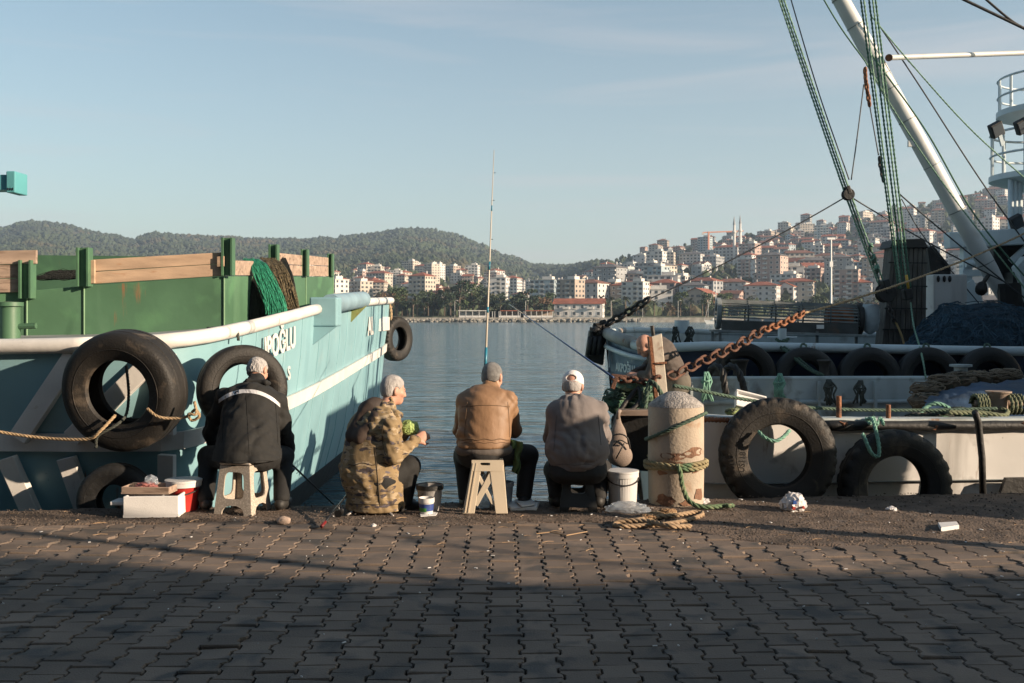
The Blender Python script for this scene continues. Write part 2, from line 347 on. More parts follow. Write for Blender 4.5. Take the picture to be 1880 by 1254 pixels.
# ---- buildings
M_roof = [mat('roof_tile_red', (.26, .085, .05), .85, .3, .4, .4, 3), mat('roof_tile_brown', (.19, .085, .06), .85, .3, .4, .4, 3), mat('roof_tile_grey', (.13, .12, .12), .85, .3, .4, .4, 3)]
WALLS = {'white': (.52, .505, .49), 'cream': (.44, .39, .335), 'grey': (.27, .28, .29), 'pink': (.38, .28, .245), 'tan': (.34, .28, .235), 'pale blue': (.31, .37, .40)}
M_wall = {k: mat('plaster_'+k.replace(' ', '_'), c, .85, .12, .15, .2, 3, dirt=tuple(x*.75 for x in c), damt=.38, dscale=.12) for k, c in WALLS.items()}
M_pane = mat('window_glass', (.045, .055, .065), .25, .3, .3, 0)
M_frame = mat('window_frame', (.6, .58, .55), .6, .1, 1, 0)
M_slab = mat('balcony_concrete', (.50, .48, .45), .8, .15, .5, 0)
def building_meshes(w, d, fl, roof, bal, key):
    """meshes of a block w wide, d deep, fl storeys, footing below ground"""
    h = fl*3.0; W = MB().box((0, 0, (h-6)/2), (w, d, h+6)).mesh('wall', M_wall['white']); o = {}
    rf = MB(); ch = MB()
    if roof == 'hip':
        e = .6; rh = min(w, d)*.22; k = max(.1, (w-d)/2) if w > d else .1
        rf.add([(-w/2-e, -d/2-e, h+.02), (w/2+e, -d/2-e, h+.02), (w/2+e, d/2+e, h+.02), (-w/2-e, d/2+e, h+.02), (-w/2-e, -d/2-e, h+.22), (w/2+e, -d/2-e, h+.22), (w/2+e, d/2+e, h+.22), (-w/2-e, d/2+e, h+.22), (-k, 0, h+rh), (k, 0, h+rh)],
               [(3, 2, 1, 0), (0, 1, 5, 4), (1, 2, 6, 5), (2, 3, 7, 6), (3, 0, 4, 7), (4, 5, 9, 8), (5, 6, 9), (6, 7, 8, 9), (7, 4, 8)])
    elif roof == 'gable':
        e = .5; rh = d*.24
        rf.add([(-w/2-e, -d/2-e, h), (w/2+e, -d/2-e, h), (w/2+e, 0, h+rh), (-w/2-e, 0, h+rh), (w/2+e, d/2+e, h), (-w/2-e, d/2+e, h), (-w/2-e, -d/2-e, h+.25), (w/2+e, -d/2-e, h+.25), (w/2+e, 0, h+rh+.25), (-w/2-e, 0, h+rh+.25), (w/2+e, d/2+e, h+.25), (-w/2-e, d/2+e, h+.25)],
               [(0, 1, 2, 3), (3, 2, 4, 5), (6, 9, 8, 7), (9, 11, 10, 8), (0, 6, 7, 1), (5, 4, 10, 11), (1, 7, 8, 2), (2, 8, 10, 4), (0, 3, 9, 6), (3, 5, 11, 9)])
        g = MB().box((0, 0, (h-6)/2), (w, d, h+6)); g.add([(-w/2, -d/2, h), (w/2, -d/2, h), (w/2, 0, h+rh-.12), (-w/2, 0, h+rh-.12), (w/2, d/2, h), (-w/2, d/2, h)], [(1, 4, 2), (0, 3, 5), (0, 1, 2, 3), (3, 2, 4, 5)]); W = g.mesh('wall', M_wall['white'])
    else:
        rf.box((0, 0, h+.15), (w+.8, d+.8, .3)); rf.box((w*.15, 0, h+1.3), (w*.4, d*.5, 2.0))
    ch.box((w*.2, d*.1, h+(min(w, d)*.2 if roof != 'flat' else 2.6)), (.9, .9, 2.2))
    win = MB(); bl = MB(); g = random.Random(key)
    for face in range(3):
        L = w if face == 0 else d; n = max(2, int(L/3.2)); gap = L/n
        for k in range(n):
            for f in range(fl):
                if g.random() < .07: continue
                c = -L/2+gap*(k+.5); z = f*3+1.75; ww = 1.5 if g.random() < .7 else 2.1; hh = 1.4
                if bal and face == 0 and k % 2 == 0:
                    bl.box((c, -d/2-.62, f*3+.05), (gap*.92, 1.2, .16)); bl.box((c, -d/2-1.2, f*3+.6), (gap*.92, .08, .9)); z = f*3+1.3; hh = 2.2; ww = gap*.6
                if face == 0: win.box((c, -d/2, z), (ww, .12, hh)); (not bal) and bl.box((c, -d/2-.1, z-hh/2-.07), (ww+.3, .3, .12))
                elif face == 1: win.box((w/2, c, z), (.12, ww, hh))
                else: win.box((-w/2, c, z), (.12, ww, hh))
    o['wall'] = W; o['roof'] = rf.mesh('roof', M_roof[0]); o['chimney'] = ch.mesh('chimney', M_slab); o['window_set'] = win.mesh('window_set', M_pane); o['ledge_set'] = bl.mesh('ledge_set', M_slab)
    return o
PROTO = []
for key, (w_, d_, fl, rf_, bal) in enumerate([(11, 9, 2, 'hip', 0), (10, 10, 3, 'hip', 1), (13, 10, 3, 'gable', 0), (15, 12, 4, 'hip', 1), (18, 12, 5, 'flat', 1), (16, 12, 6, 'flat', 1), (22, 12, 5, 'hip', 1), (14, 13, 6, 'hip', 1), (20, 13, 4, 'flat', 0), (9, 8, 2, 'gable', 0), (24, 13, 4, 'gable', 1), (14, 12, 7, 'flat', 1), (12, 9, 3, 'flat', 1)]):
    PROTO.append((w_, d_, fl, rf_, bal, building_meshes(w_, d_, fl, rf_, bal, key)))
RN = ['red', 'brown', 'grey']
def place_building(k, u, Y, rz, wc, rc, zone, s=1.0, name='hillside_house'):
    w_, d_, fl, rf_, bal, ms = PROTO[k]; x = (u-HX)*Y/F
    rname = 'flat roof' if rf_ == 'flat' else RN[rc]+(' hipped roof' if rf_ == 'hip' else ' gabled roof')
    t = thing('apartment_building' if fl > 3 else name, f"{wc} {fl}-storey {'block' if fl > 3 else 'house'}, {rname}, {zone}", 'building', (x, Y, terrain(u, Y)), 'buildings of the hillside town')
    t.rotation_euler.z = rz; t.scale = (s, s, s)
    for nm, me in ms.items():
        if not len(me.vertices): continue
        if nm == 'chimney': continue
        o = link(nm, me, t); o.material_slots[0].link = 'OBJECT'
        o.material_slots[0].material = M_wall[wc] if nm == 'wall' else (M_slab if rf_ == 'flat' else M_roof[rc]) if nm == 'roof' else me.materials[0]
        if nm.endswith('_set'): o['kind'] = 'stuff'
        if nm == 'roof': link('chimney', ms['chimney'], o)
    return t
taken = []
def free(x, y, r):
    for a, b, c in taken:
        if (a-x)**2+(b-y)**2 < (r+c)**2: return False
    taken.append((x, y, r)); return True
q = random.Random(77); cols = ['white']*5+['cream']*4+['grey']*2+['pink']*2+['tan']*2+['pale blue']
cnt = 0; tries = 0
while cnt < 340 and tries < 20000:
    tries += 1; u = q.uniform(1000, 1960); R_ = ridge(u); t = q.random()**.9; Y = 505+(R_*1.0-505)*t
    if u < 1180 and Y > 1100: continue
    big = q.random() < (.75 if Y < 800 else .4 if Y < 1000 else .22)
    k = q.choice([3, 4, 5, 6, 7, 8, 10, 11]) if big else q.choice([0, 1, 2, 9, 12, 2])
    w_, d_ = PROTO[k][:2]; x = (u-HX)*Y/F
    if mno.noise((x/90, Y/90, 11)) < -.33: continue
    if not free(x, Y, max(w_, d_)*.40): continue
    zone = ('low' if t < .33 else 'halfway' if t < .68 else 'high')+' on town hillside\'s '+('left' if u < 1330 else 'middle' if u < 1620 else 'right')+' part'
    place_building(k, u, Y, R(-32)+q.gauss(0, .22)+(math.pi/2 if q.random() < .15 else 0), q.choice(cols), q.choice([0, 0, 0, 1, 1, 2]), zone, q.uniform(.82, 1.02)); cnt += 1
cnt = 0; tries = 0
while cnt < 95 and tries < 4000:
    tries += 1; u = q.uniform(560, 1010); Y = q.uniform(560, 1180); a = ang(u, Y)
    if a > 92 or u > 840 and a > 70: continue
    k = q.choice([3, 4, 5, 6, 7, 11]) if q.random() < .5 else q.choice([0, 1, 2, 9, 12]); x = (u-HX)*Y/F
    if not free(x, Y, max(PROTO[k][:2])*.45): continue
    zone = 'at the foot of' if a < 45 else 'above the shore under'
    place_building(k, u, Y, R(-25)+q.gauss(0, .25), q.choice(['white']*5+['cream']*4+['pink', 'tan']), q.choice([0, 0, 1]), zone+' the wooded hill', q.uniform(.7, .92)); cnt += 1
# front row of apartment houses whose windows can be told apart
def front_block(name, label, u, Y, py_base, w_, d_, fl, wc, rc, rz, gable=False, z0=None, cat='building'):
    x = (u-HX)*Y/F; z0 = terrain(u, Y) if z0 is None else z0; h = fl*2.9; taken.append((x, Y, w_*.5))
    t = thing(name, label, cat, (x, Y, z0), 'apartment houses along the shore'); t.rotation_euler.z = rz
    def b(nm, mb, m, par): o = link(nm, mb.mesh(nm, m), par); return o
    b('wall', MB().box((0, 0, (h-5)/2), (w_, d_, h+5)), M_wall[wc], t); e = .7; rh = d_*.2
    if gable:
        b('gable', MB().add([(-w_/2, -d_/2, h), (w_/2, -d_/2, h), (w_/2, 0, h+rh-.1), (-w_/2, 0, h+rh-.1), (w_/2, d_/2, h), (-w_/2, d_/2, h)], [(1, 4, 2), (0, 3, 5), (0, 1, 2, 3), (3, 2, 4, 5)]), M_wall[wc], t)
        r_ = b('roof', MB().prism([(-w_/2-e, -d_/2-e, h-.1), (-w_/2-e, 0, h+rh), (-w_/2-e, d_/2+e, h-.1), (-w_/2-e, d_/2+e, h+.1), (-w_/2-e, 0, h+rh+.25), (-w_/2-e, -d_/2-e, h+.1)], (w_+2*e, 0, 0)), M_roof[rc], t)
    else:
        k = max(.1, (w_-d_)/2)
        r_ = b('roof', MB().add([(-w_/2-e, -d_/2-e, h+.02), (w_/2+e, -d_/2-e, h+.02), (w_/2+e, d_/2+e, h+.02), (-w_/2-e, d_/2+e, h+.02), (-w_/2-e, -d_/2-e, h+.25), (w_/2+e, -d_/2-e, h+.25), (w_/2+e, d_/2+e, h+.25), (-w_/2-e, d_/2+e, h+.25), (-k, 0, h+rh), (k, 0, h+rh)],
            [(3, 2, 1, 0), (0, 1, 5, 4), (1, 2, 6, 5), (2, 3, 7, 6), (3, 0, 4, 7), (4, 5, 9, 8), (5, 6, 9), (6, 7, 8, 9), (7, 4, 8)]), M_roof[rc], t)
    for k in (-.2, .25): b('chimney', MB().box((w_*k, .8, h+rh+.3), (.8, .8, 1.8)), M_slab, r_)
    wm = MB().box((0, 0, 0), (1.3, .1, 1.4)).mesh('window', M_pane); fm = MB().ring([(-.78, -.09, -.83), (.78, -.09, -.83), (.78, -.09, .83), (-.78, -.09, .83)], [(-.62, -.09, -.67), (.62, -.09, -.67), (.62, -.09, .67), (-.62, -.09, .67)], (0, .1, 0)).mesh('window_frame', M_frame)
    sm_ = MB().box((0, -.16, -.9), (1.8, .3, .12)).mesh('sill', M_slab); bm2 = MB().box((0, -.6, -.95), (2.8, 1.2, .15)).box((0, -1.17, -.45), (2.8, .07, .85)).box((-1.36, -.6, -.45), (.07, 1.1, .85)).box((1.36, -.6, -.45), (.07, 1.1, .85)).mesh('balcony', M_slab)
    n = max(2, int(w_/3.4)); nd = max(2, int(d_/3.6))
    for f in range(fl):
        for k in range(n):
            o = link('window', wm, t); o.location = (-w_/2+w_/n*(k+.5), -d_/2, f*2.9+1.6); link('window_frame', fm, o); link('sill', sm_, o)
            if k % 3 == 1 and f: p = link('balcony', bm2, t); p.location = o.location
        for k in range(nd):
            o = link('window', wm, t); o.location = (w_/2, -d_/2+d_/nd*(k+.5), f*2.9+1.6); o.rotation_euler.z = R(90); link('window_frame', fm, o)
    return t
front_block('shore_hotel', 'long white two-storey building with red roof at the water', 1064, 436, 583, 21, 11, 2, 'white', 0, R(-10), True, 1.0)
for i, (u, Y, w_, d_, fl, wc, rc, rz, tx) in enumerate([
    (1275, 545, 14, 11, 4, 'pale blue', 2, -25, 'pale blue four-storey block behind the palm trees'),
    (1345, 560, 17, 12, 4, 'white', 1, -24, 'white four-storey apartment house with brown roof left of the long red roofs'),
    (1400, 540, 17, 12, 4, 'white', 0, -25, 'white four-storey apartment house with balconies and bright gable wall above the net drum'),
    (1465, 552, 18, 12, 4, 'cream', 0, -24, 'cream four-storey apartment house with red roof left of the slim lamp mast'),
    (1568, 545, 19, 12, 4, 'white', 0, -24, 'white four-storey apartment house with red roof right of the slim lamp mast'),
    (1418, 610, 15, 14, 8, 'pink', 2, -35, 'tall pinkish eight-storey apartment tower on the lower hillside'),
    (1540, 625, 16, 13, 7, 'grey', 2, -24, 'grey seven-storey block behind the shore houses, left of the wooden column'),
    (1612, 615, 18, 13, 7, 'tan', 1, -22, 'tan seven-storey slab with wide balconies beside the wooden column'),
    (1160, 560, 20, 14, 4, 'tan', 0, -30, 'tan block with wide red hipped roof above the dark mooring chain'),
    (1085, 560, 16, 13, 5, 'white', 1, -35, 'white five-storey block with blank bright side wall above the hotel'),
    (1035, 590, 20, 13, 5, 'grey', 1, -30, 'grey five-storey block with dark balconies behind the shore trees'),
    (1120, 640, 17, 14, 7, 'grey', 2, -35, 'dark grey seven-storey block behind the tan block')]):
    front_block('apartment_building', tx, u, Y, 0, w_, d_, fl, wc, rc, R(rz))
# cafe pavilions at the water
for u, w_, c_, tx in ((880, 17, 'white', 'low white glazed pavilion with pale roof at the far shoreline'), (930, 15, 'pink', 'low open cafe with red roof beside the white pavilion'), (985, 14, 'tan', 'brown roofed shelter left of the white hotel')):
    t = thing('shore_pavilion', tx, 'pavilion', ((u-HX)*428/F, 429, .9)); X, Y_, Z = t.location
    MB().box((X, Y_, Z+2.9), (w_+1, 6, .35)).build('roof', M_roof[0] if c_ != 'white' else M_slab, t); MB().box((X, Y_+2.6, Z+1.3), (w_, .3, 2.6)).build('wall', M_wall[c_], t); MB().box((X, Y_-2.7, Z+.4), (w_, .15, .8)).build('parapet', M_wall['white'], t)
    for k in range(7): MB().box((X-w_/2+w_*k/6, Y_-2.7, Z+1.4), (.25, .25, 2.8)).build('post', M_wall['white'], t)
# minarets and tower crane on the skyline
for u, tx in ((1348, 'left of the pair of white minarets on the skyline'), (1359, 'right of the pair of white minarets on the skyline')):
    Y = 900; t = thing('minaret', tx, 'minaret', ((u-HX)*Y/F, Y, terrain(u, Y))); p = Vector(t.location)
    MB().lathe([(1.5, -4), (1.3, 30), (2, 31), (2, 32.2), (1.1, 32.4), (1.1, 38)], 10, p).build('shaft', M_wall['white'], t); MB().lathe([(1.3, 38), (0.05, 46)], 10, p).build('spire', M_wall['grey'], t)
M_crane = mat('crane_paint', (.55, .24, .16), .6)
Y = 1000; p = V((1301-HX)*Y/F, Y, terrain(1301, Y)); t = thing('tower_crane', 'red tower crane on the skyline of the town', 'crane', p); top = P(1301, 427, Y)
MB().box(((p+top)/2), (1.6, 1.6, (top-p).length+2)).build('mast', M_crane, t); MB().beam(P(1290, 427, Y), P(1365, 424, Y), 1, 1.2).build('jib', M_crane, t); MB().box(P(1291, 429, Y), (2.5, 1.5, 2)).build('counterweight', M_slab, t)
# ---- trees
def leaf_quads(rg, lobes, n, size, squash=1.0):
    mb = MB()
    for i in range(n):
        c, r = rg.choice(lobes); th = rg.uniform(0, 6.283); z = rg.uniform(-1, 1); k = rg.random()**.35; s = math.sqrt(1-z*z)
        p = V(c[0]+r[0]*k*s*math.cos(th), c[1]+r[1]*k*s*math.sin(th), c[2]+r[2]*k*z)
        a = V(rg.gauss(0, 1), rg.gauss(0, 1), rg.gauss(0, 1)).normalized(); b = a.orthogonal().normalized(); c2 = a.cross(b); L = size*rg.uniform(.6, 1.4)
        mb.add([p-b*L, p-c2*L*.6, p+b*L, p+c2*L*.6], [(0, 1, 2, 3)])
    return mb
M_bark = mat('tree_bark', (.10, .075, .055), .9, .3, 2, .4, 8)
LEAF = {'green': (.05, .075, .028), 'dark': (.026, .044, .022), 'autumn': (.11, .06, .028), 'olive': (.085, .085, .04), 'palm': (.06, .075, .035)}
M_leaf = {k: mat('leaf_'+k, c, .8, .5, .4, 0) for k, c in LEAF.items()}
TREES = {}
for kind in ('broad', 'pine', 'autumn', 'palm', 'cypress'):
    for v in range(3 if kind in ('broad', 'pine', 'autumn') else 1):
        g = random.Random(hash((len(TREES), v)) % 1000); tr = MB()
        if kind == 'palm':
            tr.tube([(0, 0, -1), (.1, 0, 3), (0, .1, 7)], [.35, .25, .28], 7); cr = MB()
            for k in range(26):
                a = k*2.4; el = g.uniform(-.3, 1.1); pr = None
                for s in range(5):
                    rr = 3.2*s/4; pt = V(math.cos(a)*rr*math.cos(el*.6), math.sin(a)*rr*math.cos(el*.6), 7+rr*math.sin(el)-rr*rr*.16); w_ = .42*(1-s/5)
                    sd = V(-math.sin(a), math.cos(a), 0)*w_
                    if pr: cr.add([pr[0]-pr[1], pr[0]+pr[1], pt+sd, pt-sd], [(0, 1, 2, 3)])
                    pr = (pt, sd)
        elif kind == 'cypress':
            tr.tube([(0, 0, -1), (0, 0, 9)], [.2, .06], 6); cr = leaf_quads(g, [((0, 0, 2.5), (1.1, 1.1, 2.5)), ((0, 0, 5.5), (.9, .9, 3)), ((0, 0, 8.5), (.5, .5, 2.2))], 420, .4)
        else:
            hh = g.uniform(7, 10); lobes = []
            tr.tube([(0, 0, -1), (g.uniform(-.3, .3), 0, hh*.4), (g.uniform(-.5, .5), .2, hh*.75)], [.34, .24, .1], 7)
            for k in range(7):
                a = g.uniform(0, 6.28); rr = g.uniform(.8, 2.7); z = hh*g.uniform(.42, .92); e = V(rr*math.cos(a), rr*math.sin(a), z); tr.tube([(0, 0, hh*.38), e*.5+V(0, 0, hh*.2), e], [.14, .08, .03], 5)
                lobes.append((e, (g.uniform(1.2, 2.1), g.uniform(1.2, 2.1), g.uniform(.8, 1.5) if kind != 'pine' else g.uniform(.6, 1.0))))
            cr = leaf_quads(g, lobes, 620 if kind != 'autumn' else 330, .38)
        lm = M_leaf[{'broad': ['green', 'olive', 'dark'][v % 3], 'pine': 'dark', 'autumn': 'autumn', 'palm': 'palm', 'cypress': 'dark'}[kind]]
        TREES[(kind, v)] = (tr.mesh('trunk', M_bark), cr.mesh('crown', lm))
TL = {'broad': 'round green tree', 'pine': 'dark pine', 'autumn': 'brown autumn tree', 'palm': 'feathery palm tree', 'cypress': 'narrow cypress'}
def tree(kind, v, u, Y, s, zone):
    if (kind, v) not in TREES: v = 0
    x = (u-HX)*Y/F; t = thing({'broad': 'broadleaf_tree', 'pine': 'pine_tree', 'autumn': 'autumn_tree', 'palm': 'palm_tree', 'cypress': 'cypress_tree'}[kind], TL[kind]+' '+zone, 'tree', (x, Y, terrain(u, Y)), 'trees along the far shore')
    t.rotation_euler.z = q.uniform(0, 6.28); t.scale = (s*q.uniform(.85, 1.2), s*q.uniform(.85, 1.2), s)
    link('trunk', TREES[(kind, v)][0], t); link('crown', TREES[(kind, v)][1], t)
for i in range(34):
    u = 715+i*9.2+q.uniform(-5, 5)
    if 1015 < u < 1030: continue
    tree(q.choice(['broad', 'broad', 'broad', 'pine', 'pine', 'pine', 'autumn']), q.randrange(3), u, q.uniform(434, 470), q.uniform(.75, 1.3)*(1.3 if 760 < u < 880 else 1.05), 'on the far shore left of the hotel')
for i in range(46):
    u = 1105+i*12+q.uniform(-6, 6); k = q.choice(['palm', 'palm', 'palm', 'broad', 'broad', 'autumn', 'pine', 'cypress'] if u < 1320 else ['broad', 'autumn', 'broad', 'palm', 'pine'])
    tree(k, q.randrange(3), u, q.uniform(434, 500), q.uniform(.7, 1.15), 'on the far shore right of the hotel')
for u, Y, k, s in ((640, 640, 'autumn', 1.6), (655, 640, 'autumn', 1.5), (670, 660, 'autumn', 1.5), (735, 520, 'autumn', 1.3), (700, 560, 'autumn', 1.1), (820, 560, 'autumn', 1.4), (845, 560, 'autumn', 1.3), (1828, 1350, 'broad', 1.7), (1838, 1340, 'broad', 1.9), (1866, 1350, 'pine', 1.6), (1640, 1300, 'broad', 1.5), (1655, 1300, 'broad', 1.3)):
    tree(k, q.randrange(3), u, Y, s, 'on the slope of the town' if u > 1200 else 'among the houses under the wooded hill')
# promenade lamps, slim mast, small sailing boat
M_white = mat('white_paint', (.72, .70, .67), .5, .1, 3, .1, 30, dirt=(.45, .36, .26), damt=.3, dscale=3)
for u in (1122, 1180, 1245, 1300, 965, 835):
    p = V((u-HX)*428/F, 428, .9); t = thing('street_lamp', 'slim promenade lamp post on the far shore', 'lamp post', p, 'promenade lamps'); MB().tube([p, p+V(0, 0, 7), p+V(.9, 0, 7.3)], .09, 5).build('post', M_slab, t); MB().box(p+V(1.1, 0, 7.25), (.8, .3, .15)).build('lamp_head', M_slab, t)
p = P(1526, 548, 300); t = thing('lamp_mast', 'tall slim white lamp mast standing before the shore houses', 'mast', V(p.x, p.y, WZ)); MB().tube([V(p.x, p.y, WZ), P(1526, 440, 300)], [.35, .22], 8).build('pole', M_white, t); MB().box(P(1526, 485, 300), (1.0, .6, 1.6)).build('junction_box', M_white, t); MB().box(P(1526, 438, 300), (2.4, .5, .6)).build('lamp_head', M_white, t)
p = P(1312, 586, 330); t = thing('sailing_boat', 'small white sailing boat moored off the far promenade', 'boat', V(p.x, p.y, WZ)); X, Y_ = p.x, p.y
hb = MB(); hb.add([(X-3.5, Y_, WZ+1.3), (X+3.5, Y_-.9, WZ+1.2), (X+3.5, Y_+.9, WZ+1.2), (X-2.6, Y_, WZ-.2), (X+3.2, Y_-.6, WZ-.2), (X+3.2, Y_+.6, WZ-.2)], [(0, 1, 2), (0, 3, 4, 1), (1, 4, 5, 2), (2, 5, 3, 0)]); hb.build('hull', M_white, t)
MB().box((X+.6, Y_, WZ+1.6), (2.6, 1.1, .7)).build('cabin', M_white, t); MB().tube([V(X+.2, Y_, WZ+1), P(1315, 515, 330)], .12, 6).build('mast', M_white, t); MB().tube([V(X-3.4, Y_, WZ+1.3), P(1315, 517, 330)], .04, 4).build('stay', M_white, t)
# ================================================================ shared boat pieces
M_blue = mat('light_blue_hull_paint', (.205, .36, .40), .42, .10, 1.2, .12, 9, rust=0.385, streak=((.155, .29, .33), 2.2, .54), dirt=(.26, .39, .415), damt=.38, dscale=2)
M_band = mat('white_hull_band', (.60, .58, .55), .5, .1, 3, .15, 30, rust=0.36, dirt=(.36, .27, .18), damt=.3, dscale=5)
M_green = mat('green_steel_paint', (.058, .128, .074), .5, .16, 1.5, .15, 12, rust=0.4, streak=((.10, .19, .115), 2.5, .58), dirt=(.075, .17, .09), damt=.45)
M_deck = mat('grey_deck', (.20, .22, .22), .8, .25, 2, .3, 30)
M_rub = mat('tyre_rubber', (.016, .0145, .013), .62, .4, 4, .4, 60, dirt=(.075, .06, .046), damt=.42, dscale=6, spec=.35)
M_black = mat('black_rubber', (.012, .012, .012), .6, .4, 6, .5, 30, dirt=(.05, .035, .025), damt=.34)
M_rust = mat('rusty_iron', (.21, .085, .04), .8, .4, 9, .8, 60, dirt=(.06, .03, .02), damt=.45, dscale=8)
M_iron = mat('dark_iron', (.035, .032, .03), .6, .4, 9, .6, 60, metal=.3, dirt=RUST, damt=.36, dscale=8)
M_plank = mat('pine_plank', (.36, .25, .17), .75, .22, 1.6, .25, 20, stretch=(1, 9, 9), dirt=(.30, .16, .08), damt=.36, dscale=2.5)
M_plank2 = mat('weathered_plank', (.30, .22, .17), .8, .25, 1.6, .3, 20, stretch=(1, 9, 9), dirt=(.16, .11, .08), damt=.45, dscale=2.5)
M_hemp = mat('hemp_rope', (.34, .24, .14), .9, .3, 30, .5, 200)
M_grope = mat('green_rope', (.06, .10, .072), .85, .4, 25, .5, 200)
M_mint = mat('mint_rope', (.14, .29, .22), .8, .3, 25, .5, 200)
M_drope = mat('dark_rope', (.045, .05, .042), .9, .4, 25, .5, 200)
M_olive = mat('olive_rope', (.12, .135, .08), .9, .35, 25, .5, 200)
M_wire = mat('steel_wire', (.05, .055, .06), .5, .2, 9, 0, metal=.5)
def tyre(name, label, c, axis, R_=.5, w=.26, hole=.56, lug=4, group='tyre fenders', tmat=None, n=96):
    c = Vector(c); t = thing(name, label, 'tyre', c-V(0, 0, R_), group); r = R_*hole; h = w/2
    prof = [(r, -h*.62), (r*1.05, -h*.80), (R_*.70, -h*.98), (R_*.80, -h*1.02), (R_*.90, -h*.95), (R_*.955, -h*.86), (R_*.985, -h*.72), (R_, -h*.40), (R_*.985, -h*.36), (R_*.985, -h*.30), (R_, -h*.26), (R_, h*.26), (R_*.985, h*.30), (R_*.985, h*.36), (R_, h*.40), (R_*.985, h*.72), (R_*.955, h*.86), (R_*.90, h*.95), (R_*.80, h*1.02), (R_*.70, h*.98), (r*1.05, h*.80), (r, h*.62), (r*1.08, h*.5), (R_*.86, h*.6), (R_*.9, 0), (R_*.86, -h*.6), (r*1.08, -h*.5)]
    def mod(i, j, rr, hh):
        if lug and j in (5, 6, 15, 16) and i % lug == 0: return rr-R_*.045, hh*.93
        if lug and j in (7, 14) and i % lug == 0: return rr-R_*.03, hh
        return rr, hh
    o = MB().lathe(prof, n, c, axis, closed=True, mod=mod).build('casing', tmat or M_rub, t, auto=38)
    bd = MB()
    for s in (-1, 1): bd.lathe([(R_*.735+R_*.006*math.cos(k), s*h*1.0+R_*.006*math.sin(k)) for k in (0, 1.57, 3.14, 4.71)], 64, c, axis, closed=True)
    bd.build('bead_ring', tmat or M_rub, t, sm=True)
    return t
def loft(rows):
    n = len(rows[0]); mb = MB(); mb.add([p for r in rows for p in r], [(i*n+j, i*n+j+1, (i+1)*n+j+1, (i+1)*n+j) for i in range(len(rows)-1) for j in range(n-1)]); return mb
def stations(pts, step=.3): return smooth([V(*p) for p in pts], step)
def normals2(pts, side=1):
    out = []
    for i in range(len(pts)):
        t = pts[min(i+1, len(pts)-1)]-pts[max(i-1, 0)]; n = V(t.y, -t.x, 0); n.normalize(); out.append(n*side)
    return out

# ================================================================ left: light blue boat
LB = thing('fishing_boat', 'light blue steel fishing boat with white bands moored on the left', 'boat', (-5, 14, -1.1))
gun = stations([(-9, 8.75, 1.30), (-5, 8.64, 1.30), (-3.4, 8.60, 1.33), (-2.86, 8.75, 1.37), (-2.66, 9.6, 1.44), (-2.5, 11, 1.56), (-2.42, 12.6, 1.67), (-2.40, 16, 1.79), (-2.46, 20, 1.88), (-3.0, 20.7, 1.88), (-5, 21, 1.86), (-9, 21, 1.85)], .25)
nn = normals2(gun); rows = []
bandz = lambda p: .46+(.49 if p.y > 20 else max(0, (p.y-8.6)/11.4*.49))
for p, n_ in zip(gun, nn):
    bz = bandz(p)
    rows.append([p+V(0, 0, -.02), p-n_*.03+V(0, 0, (bz-p.z)*.5), V(*(p-n_*.08).xy, bz+.1), V(*(p-n_*.10).xy, bz-.1), V(*(p-n_*.20).xy, -.1), V(*(p-n_*.34).xy, -.62)])
loft(rows).build('hull', M_blue, LB, auto=40)
bot = [[r[-1], r[-1]+V(0, 0, -.5)-n_*.25, r[-1]+V(0, 0, -1.4)-n_*.8] for r, n_ in zip(rows, nn)]
loft(bot).build('underwater_hull', M_black, LB)
MB().add([p-n_*0+V(0, 0, -.03) for p, n_ in zip(gun, nn)], [tuple(range(len(gun)))]).build('deck', M_deck, LB)
i0 = min(range(len(gun)), key=lambda i: abs(gun[i].x+2.86)+abs(gun[i].y-8.75)); 
iD = min(range(len(gun)), key=lambda i: (gun[i]-V(-2.42, 12.6, 1.67)).length); iE = min(range(len(gun)), key=lambda i: (gun[i]-V(-2.46, 20, 1.88)).length)
for a, b in ((0, i0-3), (i0-3, i0+4), (i0+4, iD-1), (iD+3, iD+9), (iD+11, iE), (iE, len(gun)-1)):
    MB().tube([p+n_*.03 for p, n_ in zip(gun[a:b+1], nn[a:b+1])], .068, 10).build('rail_pipe', M_band, LB, sm=True)
bnd = [[V(*(p-n_*.085).xy, bandz(p)+.085)+n_*.012, V(*(p-n_*.085).xy, bandz(p)+.085)+n_*.05, V(*(p-n_*.10).xy, bandz(p)-.07)+n_*.05, V(*(p-n_*.10).xy, bandz(p)-.07)+n_*.012] for p, n_ in zip(gun[:iE+3], nn)]
loft(bnd).build('rub_band', M_band, LB)
def strip(name, px0, py0, px1, py1, w=.16, Y0=8.56, Y1=8.56):
    a, b = P(px0, py0, Y0), P(px1, py1, Y1); MB().beam(a, b, .06, w, up=(0, 1, 0)) ; d = (b-a).normalized(); s = V(d.z, 0, -d.x)*w/2
    MB().prism([a-s, a+s, b+s, b-s], (0, .09, 0)).build(name, M_band, LB, bevel=.006)
strip('frame_strip', 133, 652, 30, 806); strip('frame_strip', 300, 640, 128, 806); strip('frame_strip', 8, 842, 62, 962, .15, 8.56, 8.68); strip('frame_strip', 118, 842, 160, 962, .15, 8.56, 8.68); strip('frame_strip', 303, 650, 303, 800, .14); strip('frame_strip', 303, 836, 303, 960, .14, 8.56, 8.68)
